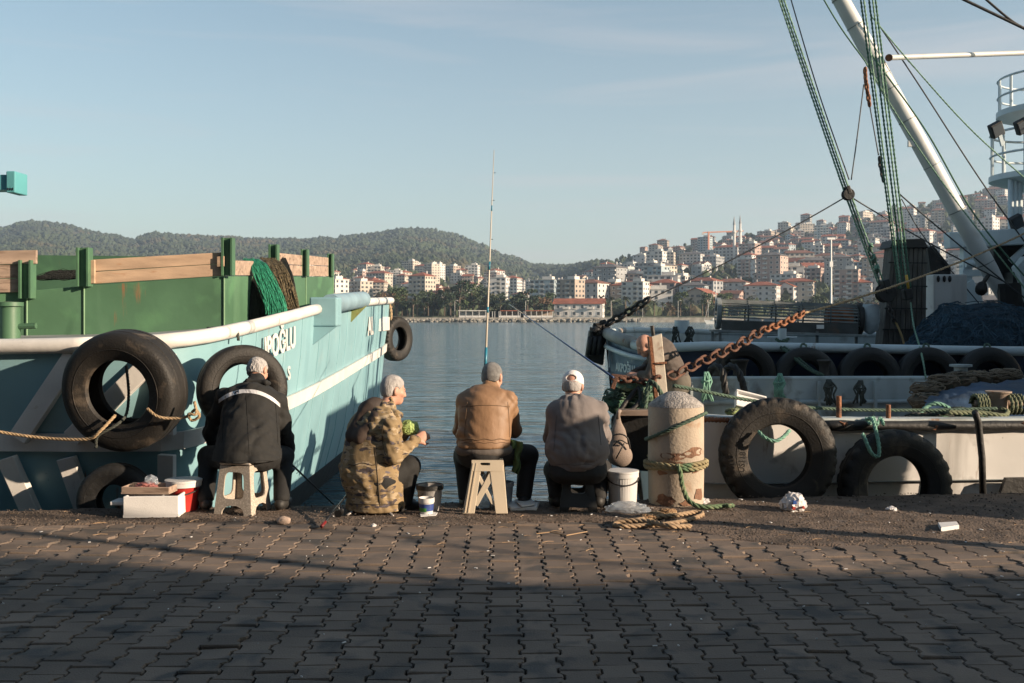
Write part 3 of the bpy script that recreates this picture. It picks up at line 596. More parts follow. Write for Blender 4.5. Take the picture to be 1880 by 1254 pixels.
# fairlead on the side
y0 = 12.2; x0 = -2.42
MB().box((x0+.10, 12.4, 1.62), (.34, .34, .36)).build('fairlead_bracket', M_blue, LB, bevel=.02)
MB().prism([V(x0-.05, 12.25, 1.44), V(x0+.26, 12.25, 1.44), V(x0-.05, 12.25, 1.20)], (0, .05, 0)).build('gusset', M_blue, LB)
MB().prism([V(x0-.05, 14.9, 1.72), V(x0+.24, 14.9, 1.72), V(x0-.05, 14.9, 1.42)], (0, .06, 0)).build('gusset', mat('rust_stained_paint', (.22, .24, .08), .7, .4, 6, .4, 30, dirt=(.33, .14, .02), damt=.5), LB)
MB().tube([V(x0+.14, 12.5, 1.72), V(x0+.14, 15.2, 1.82)], .125, 16).build('fairlead_roller', mat('worn_blue_pipe', (.20, .30, .35), .5, .15, 4, .3, 30, dirt=(.28, .28, .28), damt=.42, dscale=6), LB, auto=40)
# lettering on the bow side
put_text('lettering', 'IPOĞLU', .33, M_band, LB, (-2.545, 10.25, 1.115), (.075, 1, .10), (0, 0, 1), .95, .008)
put_text('lettering', 'S', .21, M_band, LB, (-2.52, 11.2, .85), (.075, 1, .08), (0, 0, 1), 1.0, .005)
put_text('lettering', 'AL', .42, M_band, LB, (-2.40, 16.6, 1.25), (-.012, 1, .02), (0, 0, 1), 1.5, .012)
MB().box((-2.425, 18.9, 1.42), (.02, 1.5, .26)).build('white_patch', M_band, LB)
# plate seams and frames showing through
for k in range(13):
    y = 10.2+k*.75; j = min(range(iE), key=lambda i: abs(gun[i].y-y) if gun[i].x > -2.9 else 99); r = rows[j]; n_ = nn[j]
    MB().tube([r[0]+n_*.0, r[1]+n_*.002, r[2], r[3], r[4], r[5]], .008, 5, caps=False).build('plate_seam', M_blue, LB)
# green net bin on deck
binp = [(-120, 545, 10.5), (50, 534, 10.66), (155, 525, 10.76), (412, 507, 11.0), (505, 507, 12.5), (562, 507.5, 13.4), (612, 508, 14.4), (592, 518, 18)]
for (a, b) in zip(binp, binp[1:]):
    A, B = P(*a), P(*b); MB().prism([V(A.x, A.y, 1.15), V(B.x, B.y, 1.15), B, A], (0, .05, 0)).build('bin_panel', M_green, LB, bevel=.004)
    MB().tube([B+V(0, -.012, 0), V(B.x, B.y-.012, 1.2)], .009, 5).build('weld_seam', mat('pale_weld', (.16, .27, .16), .7), LB)
MB().beam(P(-60, 500, 14), P(410, 505, 14), .06, .5).build('bin_panel', M_green, LB)
def post(px, pt, pb, Y, w=.055):
    a, b = P(px, pt, Y), P(px, pb, Y); m = MB(); m.box((a+b)/2+V(-w, 0, 0), (.02, .13, (a-b).length)); m.box((a+b)/2+V(w, 0, 0), (.02, .13, (a-b).length)); m.box((a+b)/2, (w*2, .02, (a-b).length)); m.build('bin_post', M_green, LB)
post(50, 478, 548, 10.62); post(155, 455, 526, 10.72); post(419, 437, 506, 11.0, .05); post(503, 449, 506, 12.4, .045); post(560, 458, 507, 13.3, .035); post(607, 466, 508, 14.3, .03)
def plank(px0, t0, b0, px1, t1, b1, Y0, Y1, m):
    a, b, c, d = P(px0, t0, Y0), P(px1, t1, Y1), P(px1, b1, Y1), P(px0, b0, Y0); MB().prism([d, c, b, a], (0, .04, 0)).build('bin_plank', m, LB, bevel=.004)
for k in range(3): plank(-90, 462+26*k, 487+26*k, 66 if k == 0 else 42, 459+26*k, 484+26*k, 10.5, 10.62, M_plank2)
plank(165, 477, 498.5, 412, 463, 483.5, 10.77, 11.0, M_plank); plank(173, 499.2, 521, 412, 484.2, 506, 10.77, 11.0, M_plank); plank(163, 478, 521, 173, 477, 520, 10.73, 10.73, M_plank)
plank(398, 471, 490, 411, 470, 489, 10.94, 10.94, M_plank); plank(424, 478, 505, 464, 479, 505.5, 11.1, 11.75, M_plank2)
plank(508, 464, 484, 558, 469, 487, 12.5, 13.3, M_plank2); plank(508, 485, 506, 558, 488, 506, 12.5, 13.3, M_plank2); plank(566, 469, 486, 602, 473, 488, 13.4, 14.2, M_plank2); plank(566, 487, 507, 602, 489, 507, 13.4, 14.2, M_plank2)
# left winch post and the beam end above
MB().lathe([(.10, 0), (.10, .38), (.13, .39), (.13, .43), (0, .44)], 14, P(18, 632, 10.2)).build('bollard_post', M_green, LB, auto=40); MB().tube([P(18, 600, 10.2), P(66, 598, 10.2)], .03, 8).build('post_arm', M_green, LB)
M_teal = mat('teal_crane_paint', (.09, .30, .33), .5, .1, 3, .1, 20)
mst = thing('deck_crane', 'teal steel crane beam end reaching in at upper left', 'crane', P(-420, 640, 10))
MB().box(P(-420, 400, 10), (.35, .35, 3.4)).build('mast', M_teal, mst); MB().box((P(-420, 337, 10)+P(22, 337, 10))/2, ((P(22, 337, 10)-P(-420, 337, 10)).length, .2, .15)).build('beam', M_teal, mst)
fl = MB().box(P(31, 337, 10), (.09, .26, .215)).build('end_flange', M_teal, mst, bevel=.01)
for dx in (-.025, 0, .025): MB().box(P(31, 350, 10)+V(dx, -.132, 0), (.007, .01, .025)).build('slot', M_black, fl)
# nets hanging over the bin
def net_sheet(name, label, path, w0, w1, mt, seed, parent=None, thick=.05, cat='net'):
    """a slack band of netting: many crossed strands with depth"""
    g = random.Random(seed); p = smooth(path, .03); N = len(p); mb = MB(); base = MB(); L = []
    for i in range(N):
        w_ = w0+(w1-w0)*i/(N-1); row = []
        for k in range(9): s = (k/8-.5)*w_; row.append(p[i]+V(s, -.02*math.sin(k*1.7+i*.13)-.03*math.cos(s*3), .02*mno.noise((s*8, i*.15, seed))))
        L.append(row)
    loft(L).add([], []) 
    base = loft(L)
    for k in range(int(150*(w0+w1)+10)):
        s0 = g.uniform(-.5, .5); ph = g.uniform(0, 6.28); pts = [p[i]+V((s0+.10*math.sin(i*.22+ph))*(w0+(w1-w0)*i/(N-1)), -.035-.02*g.random(), 0) for i in range(0, N, 2)]
        mb.tube(pts, .0038, 4)
    for k in range(0, N, 2):
        w_ = w0+(w1-w0)*k/(N-1); mb.tube([p[k]+V((s/6-.5)*w_, -.04-.015*g.random(), .02*math.sin(s*2.1+k)) for s in range(7)], .0034, 4)
    t = thing(name, label, cat, p[-1]); base.build('netting', mt, t, sm=True); m2 = mb.build('mesh_strands', mt, t); m2['kind'] = 'stuff'
    return t
M_gnet = mat('emerald_net', (.02, .24, .14), .8, .5, 40, .8, 90, dirt=(.01, .08, .05), damt=.45, dscale=40)
M_bnet = mat('brown_net', (.13, .10, .055), .9, .5, 40, .8, 90, dirt=(.02, .018, .012), damt=.48, dscale=45)
M_knet = mat('black_net', (.014, .016, .015), .9, .5, 40, .8, 90, dirt=(.05, .05, .045), damt=.36, dscale=60)
net_sheet('fishing_net', 'emerald green fishing net draped over the green bin wall', [P(462, 476, 12.0), P(478, 490, 11.75), P(492, 520, 11.65), P(505, 552, 11.6), P(512, 582, 11.58)], .17, .24, M_gnet, 1)
net_sheet('fishing_net', 'brown mottled fishing net hanging right of the emerald net', [P(492, 474, 12.4), P(510, 490, 12.1), P(524, 520, 11.95), P(532, 545, 11.9), P(538, 572, 11.88)], .18, .18, M_bnet, 2)
net_sheet('fishing_net', 'black fishing net hanging behind and below the emerald net', [P(466, 490, 11.95), P(468, 520, 11.8), P(476, 550, 11.75), P(480, 590, 11.7)], .10, .32, M_knet, 3)
net_sheet('fishing_net', 'dark net strip at right edge of the brown net', [P(520, 474, 12.7), P(532, 500, 12.4), P(541, 540, 12.3)], .07, .06, M_knet, 4)
net_sheet('fishing_net', 'black netting heaped inside the green bin', [P(70, 512, 11.6), P(100, 512, 11.5), P(150, 495, 11.5)], .5, .5, M_knet, 5)
# tyres and ropes on the blue boat
T1c = P(230, 716, 8.24); tyre('tyre_fender', 'big tyre hanging on the white braced end of the blue boat', T1c, (-.14, -1, -.14), .50, .33, .53, lug=0)
tyre('tyre_fender', 'tyre behind the head of the man in the black jacket', P(445, 714, 8.70), (.5, -.86, .05), .385, .22, .56, lug=0)
tyre('tyre_fender', 'far tyre hanging at the right end of the blue boat', P(726, 622, 20.1), (.87, -.5, 0), .45, .28, .52, lug=3)
tyre('tyre_fender', 'black tyre low on the blue boat behind the styrofoam box', P(213, 918, 8.38), (0, -1, 0), .31, .2, .45, lug=0, tmat=M_black)
def rope_obj(name, label, pts, r, m, step=None, laid=True, cat='rope', group=None):
    mb = MB(); mb.rope(pts, r, step=step) if laid else mb.tube(smooth(pts, .06), r, 6)
    o = mb.build(name, m, None, sm=True); tag(o, label, cat, group); return o
rope_obj('mooring_rope', 'brown rope running from the left edge to the big tyre', [P(-60, 780, 8.0), P(0, 793, 8.05), P(80, 804, 8.06), P(160, 806, 8.02), P(185, 790, 8.0), P(212, 762, 8.1)], .014, M_hemp)
rope_obj('tyre_rope', 'dark rope tied through the big tyre', [P(232, 672, 8.42), P(236, 720, 8.3), P(232, 760, 8.2), P(214, 780, 8.05), P(180, 800, 8.03), P(176, 822, 8.05)], .013, M_drope)
rope_obj('knotted_rope', 'pale hemp rope knotted between the two tyres', [P(270, 750, 8.0), P(290, 765, 7.98), P(320, 768, 8.0), P(345, 764, 8.0), P(358, 752, 8.0), P(366, 764, 7.98), P(352, 772, 8.0), P(346, 760, 7.97), P(360, 760, 7.97), P(357, 737, 8.0)], .013, M_hemp)
rope_obj('tyre_rope', 'pale rope holding the far tyre to the rail', [P(714, 553, 19.95), P(718, 575, 19.9), P(716, 600, 19.9)], .03, M_hemp)
rope_obj('rail_lashing', 'dark rope lashed round the white rail pipe', [P(380, 603, 9.3), P(415, 602, 9.35), P(433, 606, 9.42), P(438, 625, 9.4)], .016, M_drope)
# ================================================================ right: near white boat
M_hullw = mat('white_hull_paint', (.58, .57, .555), .5, .1, 1.2, .15, 8, rust=0.37, streak=((.31, .30, .285), 2.6, .58), dirt=(.33, .315, .30), damt=.38, dscale=3)
M_inner = mat('pale_grey_bulwark', (.40, .45, .46), .55, .15, 1.5, .2, 15, rust=0.37, streak=((.20, .22, .215), 2.5, .55), dirt=(.17, .165, .15), damt=.42, dscale=3)
RB = thing('fishing_boat', 'white low fishing boat moored at the quay behind the concrete bollard', 'boat', (4, 10.5, -1.1))
g1 = stations([(1.30, 10.6, .70), (1.36, 9.75, .68), (1.52, 9.2, .66), (1.9, 9.0, .64), (2.77, 9.06, .62), (4.76, 9.25, .60), (7.0, 9.45, .62), (9, 9.7, .66)], .25)
g2 = stations([(1.30, 10.6, .70), (1.5, 11.4, .76), (2.1, 11.9, .80), (3.5, 12.1, .80), (6, 12.2, .80), (9, 12.3, .82)], .25)
n1 = normals2(g1); loft([[p, V(*(p-n_*.03).xy, .2), V(*(p-n_*.10).xy, -.4), V(*(p-n_*.35).xy, -1.3)] for p, n_ in zip(g1, n1)]).build('hull', M_hullw, RB, auto=40)
n2 = normals2(g2, -1); loft([[V(*(p-n_*.35).xy, -1.3), V(*p.xy, -.2), p] for p, n_ in zip(g2, n2)]).build('far_hull', M_hullw, RB, auto=40)
loft([[p-n_*.05, V(*(p-n_*.05).xy, .05)] for p, n_ in zip(g2, n2)]).build('bulwark_lining', M_inner, RB)
MB().tube([p+V(0, 0, .005)-n_*.02 for p, n_ in zip(g2, n2)], .035, 8).build('bulwark_cap', M_inner, RB, sm=True)
MB().tube([p+V(0, 0, -.27)-n_*.07 for p, n_ in zip(g2, n2)], .03, 6).build('bulwark_stringer', M_inner, RB, sm=True)
for k in range(9):
    j = 6+k*3
    if j < len(g2): p = g2[j]-n2[j]*.08; MB().box(V(p.x, p.y, .42), (.03, .08, .72)).build('bulwark_frame', M_inner, RB)
MB().add([V(*p.xy, .05) for p in g1]+[V(*p.xy, .05) for p in g2[::-1]], [tuple(range(len(g1)+len(g2)))]).build('deck', M_deck, RB)
loft([[p+n_*.02, p+n_*.02+V(0, 0, .02), p-n_*.16+V(0, 0, .02), p-n_*.16-V(0, 0, .1)] for p, n_ in zip(g1, n1)]).build('side_deck', M_inner, RB)
jr = [i for i, p in enumerate(g1) if p.x > 2.75]
rr = [.045+.012*mno.noise((g1[i].x*3, 0, 0))+.008*math.sin(g1[i].x*9) for i in jr]
MB().tube([g1[i]+n1[i]*.03-V(0, 0, .045) for i in jr], rr, 9).build('rubber_strake', M_black, RB, sm=True)
for k in range(9):
    i = jr[0]+k*3+1
    if i < len(g1): MB().ball(g1[i]+n1[i]*.05-V(0, 0, .03+.02*(k % 2)), (.07, .035, .03), 8, 5, jit=.3).build('rust_flake', M_rust, RB)
MB().rope([P(1288, 770, 8.9), P(1322, 771, 8.93), P(1355, 772, 8.96)], .028, pitch=.06).build('rebar', M_rust, RB, sm=True)
for px, t_, b_, r_ in ((1540, 727, 770, .024), (1631, 743, 773, .022)): MB().tube([P(px, b_, 9.15), P(px, t_, 9.15)], r_, 10).build('stanchion', M_rust, RB, auto=40)
MB().tube([P(1790, 757, 8.95), P(1796, 775, 9.02), P(1803, 840, 9.03), P(1805, 925, 9.05)], .03, 10).build('drain_hose', M_black, RB, sm=True)
MB().prism([P(1838, 905, 9.12), P(1848, 878, 9.12), P(1960, 876, 9.16), P(1960, 905, 9.16)], (0, .05, 0)).build('scupper', M_black, RB)
# black bow block, timber and net heap
MB().prism([V(*p, 0) for p in []] or [P(1120, 762, 9.25), P(1122, 845, 9.3), P(1140, 864, 9.3), P(1215, 868, 9.25), P(1215, 760, 9.2)], (.25, .8, 0)).build('bow_fender', M_black, RB, bevel=.04)
MB().beam(P(1134, 757, 9.15), P(1205, 757, 9.1), .12, .055).build('bow_timber', M_plank2, RB, bevel=.005)
pm = thing('mooring_post', 'rusty white steel post standing behind the concrete bollard', 'post', P(1213, 735, 9.35))
MB().prism([P(1208, 735, 9.3), P(1196, 618, 9.3), P(1215, 612, 9.3), P(1227, 735, 9.3)], (0, .10, 0)).build('face', mat('rusty_white_paint', (.52, .46, .38), .7, .15, 3, .3, 30, dirt=RUST, damt=.42, dscale=7), pm, bevel=.006)
MB().prism([P(1203, 735, 9.29), P(1191, 618, 9.29), P(1196, 618, 9.29), P(1208, 735, 9.29)], (0, .12, 0)).build('flange', M_rust, pm); MB().prism([P(1204, 668, 9.28), P(1202, 611+55, 9.28), P(1224, 664, 9.28), P(1224, 668, 9.28)], (0, .02, 0)).build('step_weld', M_rust, pm); MB().tube([P(1200, 620, 9.33), P(1197, 598, 9.33)], .018, 6).build('pin', M_iron, pm)
def heap(name, label, pts, r, n, m, seed, cat='net', strands=0, sm_=None, smat=None):
    """tangled heap: a lumpy body under looping strands"""
    g = random.Random(seed); t = thing(name, label, cat, Vector(pts[0])); mb = MB()
    for p in pts: mb.ball(p, tuple(r_*g.uniform(.8, 1.2) for r_ in r), 14, 9, jit=.10, rg=g)
    o = mb.build('mass', m, t, sm=True)
    if strands:
        sb = MB()
        for k in range(strands):
            c = Vector(g.choice(pts)); q_ = []; a = g.uniform(0, 6.28); e = g.uniform(.1, 1.5)
            for s in range(6): a += g.uniform(-.5, 1.0); e += g.uniform(-.4, .4); q_.append(c+V(r[0]*1.06*math.cos(a)*math.cos(e*.7), -abs(r[1]*1.06*math.sin(a)*math.cos(e*.7)), r[2]*1.08*math.sin(e)))
            sb.tube(smooth(q_, .03), (sm_ or .008)*g.uniform(.7, 1.3), 5)
        s2 = sb.build('strands', smat or m, t, sm=True); s2['kind'] = 'stuff'
    return t
M_gheap = mat('green_net_heap', (.05, .12, .075), .9, .5, 14, 1, 60, dirt=(.20, .28, .17), damt=.42, dscale=9, bdist=.02)
heap('fishing_net', 'heap of dark green netting on the bow behind the grey sweater man', [P(1132, 738, 9.5), P(1150, 722, 9.55), P(1175, 722, 9.6), P(1196, 738, 9.6), P(1165, 748, 9.5)], (.13, .13, .12), 5, M_gheap, 3, strands=70, smat=M_grope)
heap('fishing_net', 'pale green net bundle on top of the dark heap', [P(1150, 708, 9.45), P(1168, 706, 9.48)], (.09, .08, .05), 2, mat('pale_green_net', (.36, .48, .32), .9, .4, 20, 1, 60, dirt=(.10, .16, .10), damt=.45, dscale=20), 5, strands=26, smat=M_mint)
rope_obj('rope_coil', 'thick dark green rope looped beside the rusty post', [P(1180, 712, 9.3), P(1176, 735, 9.25), P(1182, 755, 9.2), P(1188, 725, 9.22), P(1193, 700, 9.25), P(1208, 712, 9.2), P(1216, 735, 9.2), P(1200, 750, 9.2)], .024, M_grope)
rope_obj('black_hose', 'black hose arching over the net heap', [P(1125, 790, 9.2), P(1140, 752, 9.25), P(1158, 728, 9.3), P(1172, 712, 9.3), P(1176, 735, 9.25), P(1150, 762, 9.2)], .024, M_black, laid=False, cat='hose')
# chains
def chain(name, label, path, L, r, m, cat='chain', wfac=.62):
    p = smooth(path, L*.05); t = thing(name, label, cat, p[0]); a = L*.5-r; hw = L*wfac*.5-r*.3
    pts = [V(x, y, 0) for x, y in [(a-hw+hw*math.cos(q_), hw*math.sin(q_)) for q_ in [R(d) for d in range(-90, 91, 30)]]+[(-(a-hw)-hw*math.cos(q_), hw*math.sin(q_)*1) for q_ in [R(d) for d in range(90, -91, -30)]]]
    me = MB().tube(pts, r, 6, closed=True).mesh('chain_link', m, True); acc = 0; nxt = L*.5; k = 0; pitch = L-2.6*r
    for i in range(1, len(p)):
        acc += (p[i]-p[i-1]).length
        if acc >= nxt:
            nxt += pitch; x = (p[min(i+2, len(p)-1)]-p[max(i-2, 0)]).normalized(); u = V(0, -.6, .8) if k % 2 else V(0, .8, .6); u = (u-x*u.dot(x)).normalized(); w_ = x.cross(u)
            o = link('chain_link', me, t); mm = Matrix((x, u, w_)).transposed().to_4x4(); mm.translation = p[i]-wpos(t); o.matrix_local = mm; k += 1
    return t
M_orust = mat('orange_rust_chain', (.105, .048, .03), .85, .4, 12, .7, 60, dirt=(.055, .03, .022), damt=.46, dscale=12)
chain('mooring_chain', 'heavy orange rusty chain rising right from the rusty post', [P(1226, 694, 9.45), P(1290, 663, 9.8), P(1345, 638, 10.2), P(1400, 607, 10.7)], .165, .0135, M_orust)
chain('mooring_chain', 'dark finer chain carrying on from the orange chain', [P(1402, 606, 10.7), P(1440, 592, 11), P(1478, 574, 11.3)], .12, .014, M_rust)
chain('anchor_chain', 'rusty chain lying across the green net heap', [P(1120, 692, 9.35), P(1140, 698, 9.35), P(1165, 697, 9.35), P(1190, 702, 9.3), P(1208, 694, 9.3)], .10, .016, M_orust)
an = thing('anchor', 'rusty anchor shank and fluke at the bow tip', 'anchor', P(1128, 712, 9.35)); MB().beam(P(1122, 690, 9.35), P(1150, 693, 9.35), .035, .04).build('shank', M_orust, an, bevel=.006); MB().beam(P(1132, 692, 9.33), P(1124, 714, 9.33), .03, .04).build('fluke', M_orust, an, bevel=.006)
rope_obj('hawser', 'straight tan hawser rising from the chain to the upper right', sag(P(1476, 575, 11.3), P(1960, 388, 15), .12), .017, M_hemp, step=.05)
rope_obj('bow_line', 'long dark green rope from the bollard along the white boat', [P(1236, 708, 8.75), P(1280, 716, 8.85), P(1360, 732, 9.0), P(1450, 745, 9.15), P(1560, 752, 9.3), P(1700, 753, 9.4), P(1830, 750, 9.5)], .018, M_grope, step=.025)
# tyres on the white boat
t = tyre('tyre_fender', 'left of the two big lugged tyres on the white boat', P(1427, 836, 8.78), (-.04, -1, .08), .51, .22, .53, lug=3)
put_text('lettering', 'US118', .075, M_rub, t, P(1366, 868, 8.64), (.08, 0, 1), (-1, 0, .05), .9, .002)
tyre('tyre_fender', 'right of the two big lugged tyres on the white boat', P(1642, 892, 8.86), (.04, -1, .04), .50, .22, .54, lug=4)
rope_obj('tyre_rope', 'mint rope tied in the top of the left big tyre', [P(1393, 792, 8.68), P(1402, 802, 8.62), P(1420, 810, 8.6), P(1436, 804, 8.62), P(1450, 790, 8.68)], .018, M_mint)
rope_obj('tyre_rope', 'mint rope looped from the rail to the right big tyre', [P(1590, 772, 9.0), P(1600, 768, 8.94), P(1607, 785, 8.8), P(1614, 820, 8.68), P(1612, 838, 8.64), P(1600, 832, 8.64), P(1588, 806, 8.7), P(1584, 797, 8.75)], .018, M_mint)
rope_obj('rail_lashing', 'mint rope wound round the rail above the right big tyre', [P(1590, 768, 9.05), P(1598, 778, 8.93), P(1604, 766, 9.05), P(1610, 780, 8.93), P(1616, 767, 9.05), P(1622, 780, 8.93), P(1620, 770, 9.0)], .014, M_mint)
# rope hanks on the inner bulwark
def hank(label, px, t_, b_, Y, w, m, seed, n=9):
    g = random.Random(seed); mb = MB()
    for k in range(n):
        x = px+w*(k/(n-1)-.5)*.7; mb.tube(smooth([P(px+g.uniform(-4, 4), t_, Y+.03), P(x+g.uniform(-5, 5), t_+(b_-t_)*.35, Y-.05*g.random()), P(px+(x-px)*.5+g.uniform(-4, 4), t_+(b_-t_)*.6, Y-.07), P(x+g.uniform(-6, 6), b_+g.uniform(-6, 3), Y-.03)], .04), .012, 6)
    mb.tube(smooth([P(px-w*.3, t_+(b_-t_)*.3, Y-.07), P(px, t_+(b_-t_)*.34, Y-.1), P(px+w*.3, t_+(b_-t_)*.28, Y-.07)], .03), .013, 6)
    o = mb.build('rope_hank', m, None, sm=True); tag(o, label, 'rope', 'rope hanks along the bulwark')
hank('mint rope hank hanging left of the black hoses', 1297, 683, 735, 11.7, 22, M_mint, 1); hank('mint rope hank hanging right of the styrofoam tray', 1431, 686, 738, 11.85, 30, M_mint, 2, 12)
hank('left of two dark rope knots on the pale bulwark', 1522, 697, 742, 11.9, 28, M_drope, 3); hank('right of two dark rope knots on the pale bulwark', 1580, 699, 743, 11.95, 24, M_drope, 4)
for k, (px, dx) in enumerate(((1312, 0), (1340, 6))): rope_obj('black_hose', ('left' if k == 0 else 'right')+' black corrugated hose hanging over the pale bulwark', [P(px-14, 690, 12.0), P(px, 672, 11.85), P(px+14, 680, 11.75), P(px+18+dx, 705, 11.7), P(px+22+dx, 728, 11.72)], .045, M_black, cat='hose')
def bitt(label, px, t_, b_, Y, r, m, ropes=0):
    t = thing('mooring_bitt', label, 'bitt', P(px, b_, Y)); h = P(px, t_, Y).z-P(px, b_, Y).z
    MB().lathe([(r*.9, 0), (r*.82, h*.3), (r*.78, h*.6), (r, h*.9), (r*1.15, h*.94), (r*1.15, h), (0, h)], 16, P(px, b_, Y)).build('drum', m, t, auto=40)
    if ropes:
        for s in (-1, 1): MB().tube([P(px, (t_+b_)/2, Y), P(px, (t_+b_)/2, Y)+V(s*r*2.2, 0, 0)], r*.28, 8).build('cross_bar', m, t, sm=True)
    return t
bitt('iron bitt with dark rope wound round, behind the orange chain', 1358, 660, 705, 12.3, .10, M_iron); MB()
rope_obj('rope_coil', 'dark rope wound round the iron bitt behind the chain', [P(1358+22*math.cos(a*.6), 690+a*.7+4*math.sin(a*.6), 12.3+.14*math.sin(a*.6)) for a in range(0, 32)], .022, M_drope)
bitt('small iron bitt beneath the dark tyres', 1513, 661, 693, 12.2, .075, M_iron)
bitt('rusty sunlit bitt with rope coils at right edge', 1833, 718, 762, 9.75, .105, mat('pale_rusty_bitt', (.24, .18, .14), .75, .3, 8, .5, 40, dirt=RUST, damt=.42, dscale=8), 1)  # pale brown iron with rust patches
for k, (cx, w_, lab) in enumerate(((1800, 11, 'olive rope coils on the left arm of the rusty bitt'), (1862, 15, 'olive rope coils on the right arm of the rusty bitt'))):
    rope_obj('rope_coil', lab, [P(cx-w_+w_*2*a/28, 742, 9.7)+V(0, .09*math.cos(a*.9), .09*math.sin(a*.9)) for a in range(29)], .018, M_olive)
rope_obj('stern_line', 'olive rope running right from the rusty bitt', [P(1740, 757, 9.3), P(1800, 758, 9.4), P(1842, 763, 9.45), P(1850, 755, 9.6), P(1836, 750, 9.62)], .024, M_olive, step=.03)
rope_obj('stern_line', 'thick olive rope lying on the side deck at right edge', [P(1790, 764, 9.35), P(1830, 772, 9.3), P(1900, 773, 9.3), P(1980, 770, 9.3)], .027, M_olive, step=.03)
rope_obj('hose_loop', 'pale green rope arch before the blue tarpaulin', [P(1684, 768, 9.6), P(1700, 748, 9.7), P(1716, 741, 9.7), P(1732, 744, 9.7), P(1745, 752, 9.7)], .022, M_mint)
M_tarp = mat('blue_tarpaulin', (.025, .055, .105), .6, .35, 3, .5, 25, dirt=(.015, .03, .055), damt=.45)
def drape(name, label, top, foot, m, seed, cat='tarpaulin', sag_=.06, strands=0, smat=None):
    g = random.Random(seed); rows_ = []; N = 40
    for i in range(N+1):
        f = i/N; a = lerp_path(top, f); b = lerp_path(foot, f); row = []
        for k in range(17):
            s = k/16; p = a.lerp(b, s); bulge = sag_*math.sin(math.pi*min(1, s*1.15)); z = .035*mno.noise((i*.21, s*6, seed))+.02*mno.noise((i*.5, s*15, seed+3)); row.append(p+V(0, -bulge*2+z*1.5, bulge+z))
        rows_.append(row)
    if not strands: return tag(loft(rows_).build(name, m, None, sm=True), label, cat)
    t = thing(name, label, cat, rows_[N//2][-1]); loft(rows_).build('mass', m, t, sm=True); sb = MB()
    for k in range(strands):
        i = g.uniform(0, N); s = g.uniform(.02, .9); di = g.uniform(-1.5, 1.5); ds = g.uniform(-.04, .06); pts = []
        for w in range(9):
            ii = int(min(N, max(0, i))); ss = int(min(16, max(0, s*16))); pts.append(rows_[ii][ss]+V(g.uniform(-.02, .02), -.025-.02*g.random(), .015+.02*g.random())); i += di+g.uniform(-.6, .6); s += ds+g.uniform(-.04, .04)
        sb.tube(smooth(pts, .05), .006*g.uniform(.6, 1.4), 4)
    s2 = sb.build('strands', smat or m, t); s2['kind'] = 'stuff'; return t
def lerp_path(pts, f):
    n = len(pts)-1; i = min(n-1, int(f*n)); return pts[i].lerp(pts[i+1], f*n-i)
drape('tarpaulin', 'dark blue tarpaulin slumped on the deck of the white boat', [P(1695, 738, 11.2), P(1740, 715, 11.3), P(1790, 704, 11.3), P(1850, 700, 11.3), P(1960, 694, 11.3)], [P(1690, 765, 9.9), P(1740, 768, 9.9), P(1800, 770, 9.9), P(1850, 772, 9.9), P(1960, 772, 9.9)], M_tarp, 4)
M_brnet = mat('brown_rope_net', (.11, .085, .06), .9, .5, 20, 1, 50, dirt=(.04, .045, .03), damt=.45, dscale=12)
heap('fishing_net', 'brown tangled netting piled left of the blue tarpaulin', [P(1702, 716, 11.4), P(1730, 704, 11.5), P(1762, 698, 11.6), P(1800, 695, 11.6), P(1845, 692, 11.6), P(1700, 738, 11.2)], (.19, .15, .09), 6, M_brnet, 8, strands=110, smat=mat('tan_twine', (.17, .13, .09), .9, .3))
heap('fishing_net', 'dark green netting on deck behind the rail', [P(1725, 765, 9.6), P(1765, 762, 9.6), P(1800, 768, 9.6), P(1690, 772, 9.6)], (.16, .12, .07), 4, M_gheap, 9, strands=30, smat=M_drope)
def lid(label, px, py, Y, r): t = thing('vent_cap', label, 'vent', P(px, py+14, Y)); MB().lathe([(r*.6, 0), (r*.6, .09), (r, .10), (r, .125), (0, .13)], 20, P(px, py+12, Y)).build('cap', M_inner, t, auto=40)
lid('pale mushroom vent above the brown netting', 1764, 676, 12.1, .13)
# styrofoam tray with green net on the bow rail
M_foam = mat('styrofoam', (.62, .61, .60), .8, .05, 8, .3, 200)
def tray(name, label, c, size, rot, m=None, wall=.02, cat='box'):
    t = thing(name, label, cat, c); x, y, z = size; r_ = rot; c = Vector(c); m = m or M_foam
    mb = MB().box(c+r_ @ V(0, 0, wall/2), (x, y, wall), r_); mb.build('base', m, t)
    for s in (-1, 1): MB().box(c+r_ @ V(0, s*(y-wall)/2, z/2+wall/2), (x, wall, z-.002), r_).build('side_wall', m, t, bevel=.006); MB().box(c+r_ @ V(s*(x-wall)/2, 0, z/2+wall/2), (wall-.002, y-2*wall-.004, z-.004), r_).build('end_wall', m, t, bevel=.006)
    return t
tray('styrofoam_tray', 'white styrofoam tray tilted on the rail of the white boat', P(1376, 742, 9.6), (.30, .20, .05), Matrix.Rotation(R(14), 3, 'Y') @ Matrix.Rotation(R(48), 3, 'X'))
heap('fishing_net', 'yellow green net bundle under the styrofoam tray', [P(1345, 757, 9.5), P(1370, 759, 9.5), P(1385, 760, 9.5)], (.07, .06, .035), 3, mat('lime_net', (.20, .25, .10), .9, .4, 20, 1, 60), 11, strands=14, smat=M_olive)

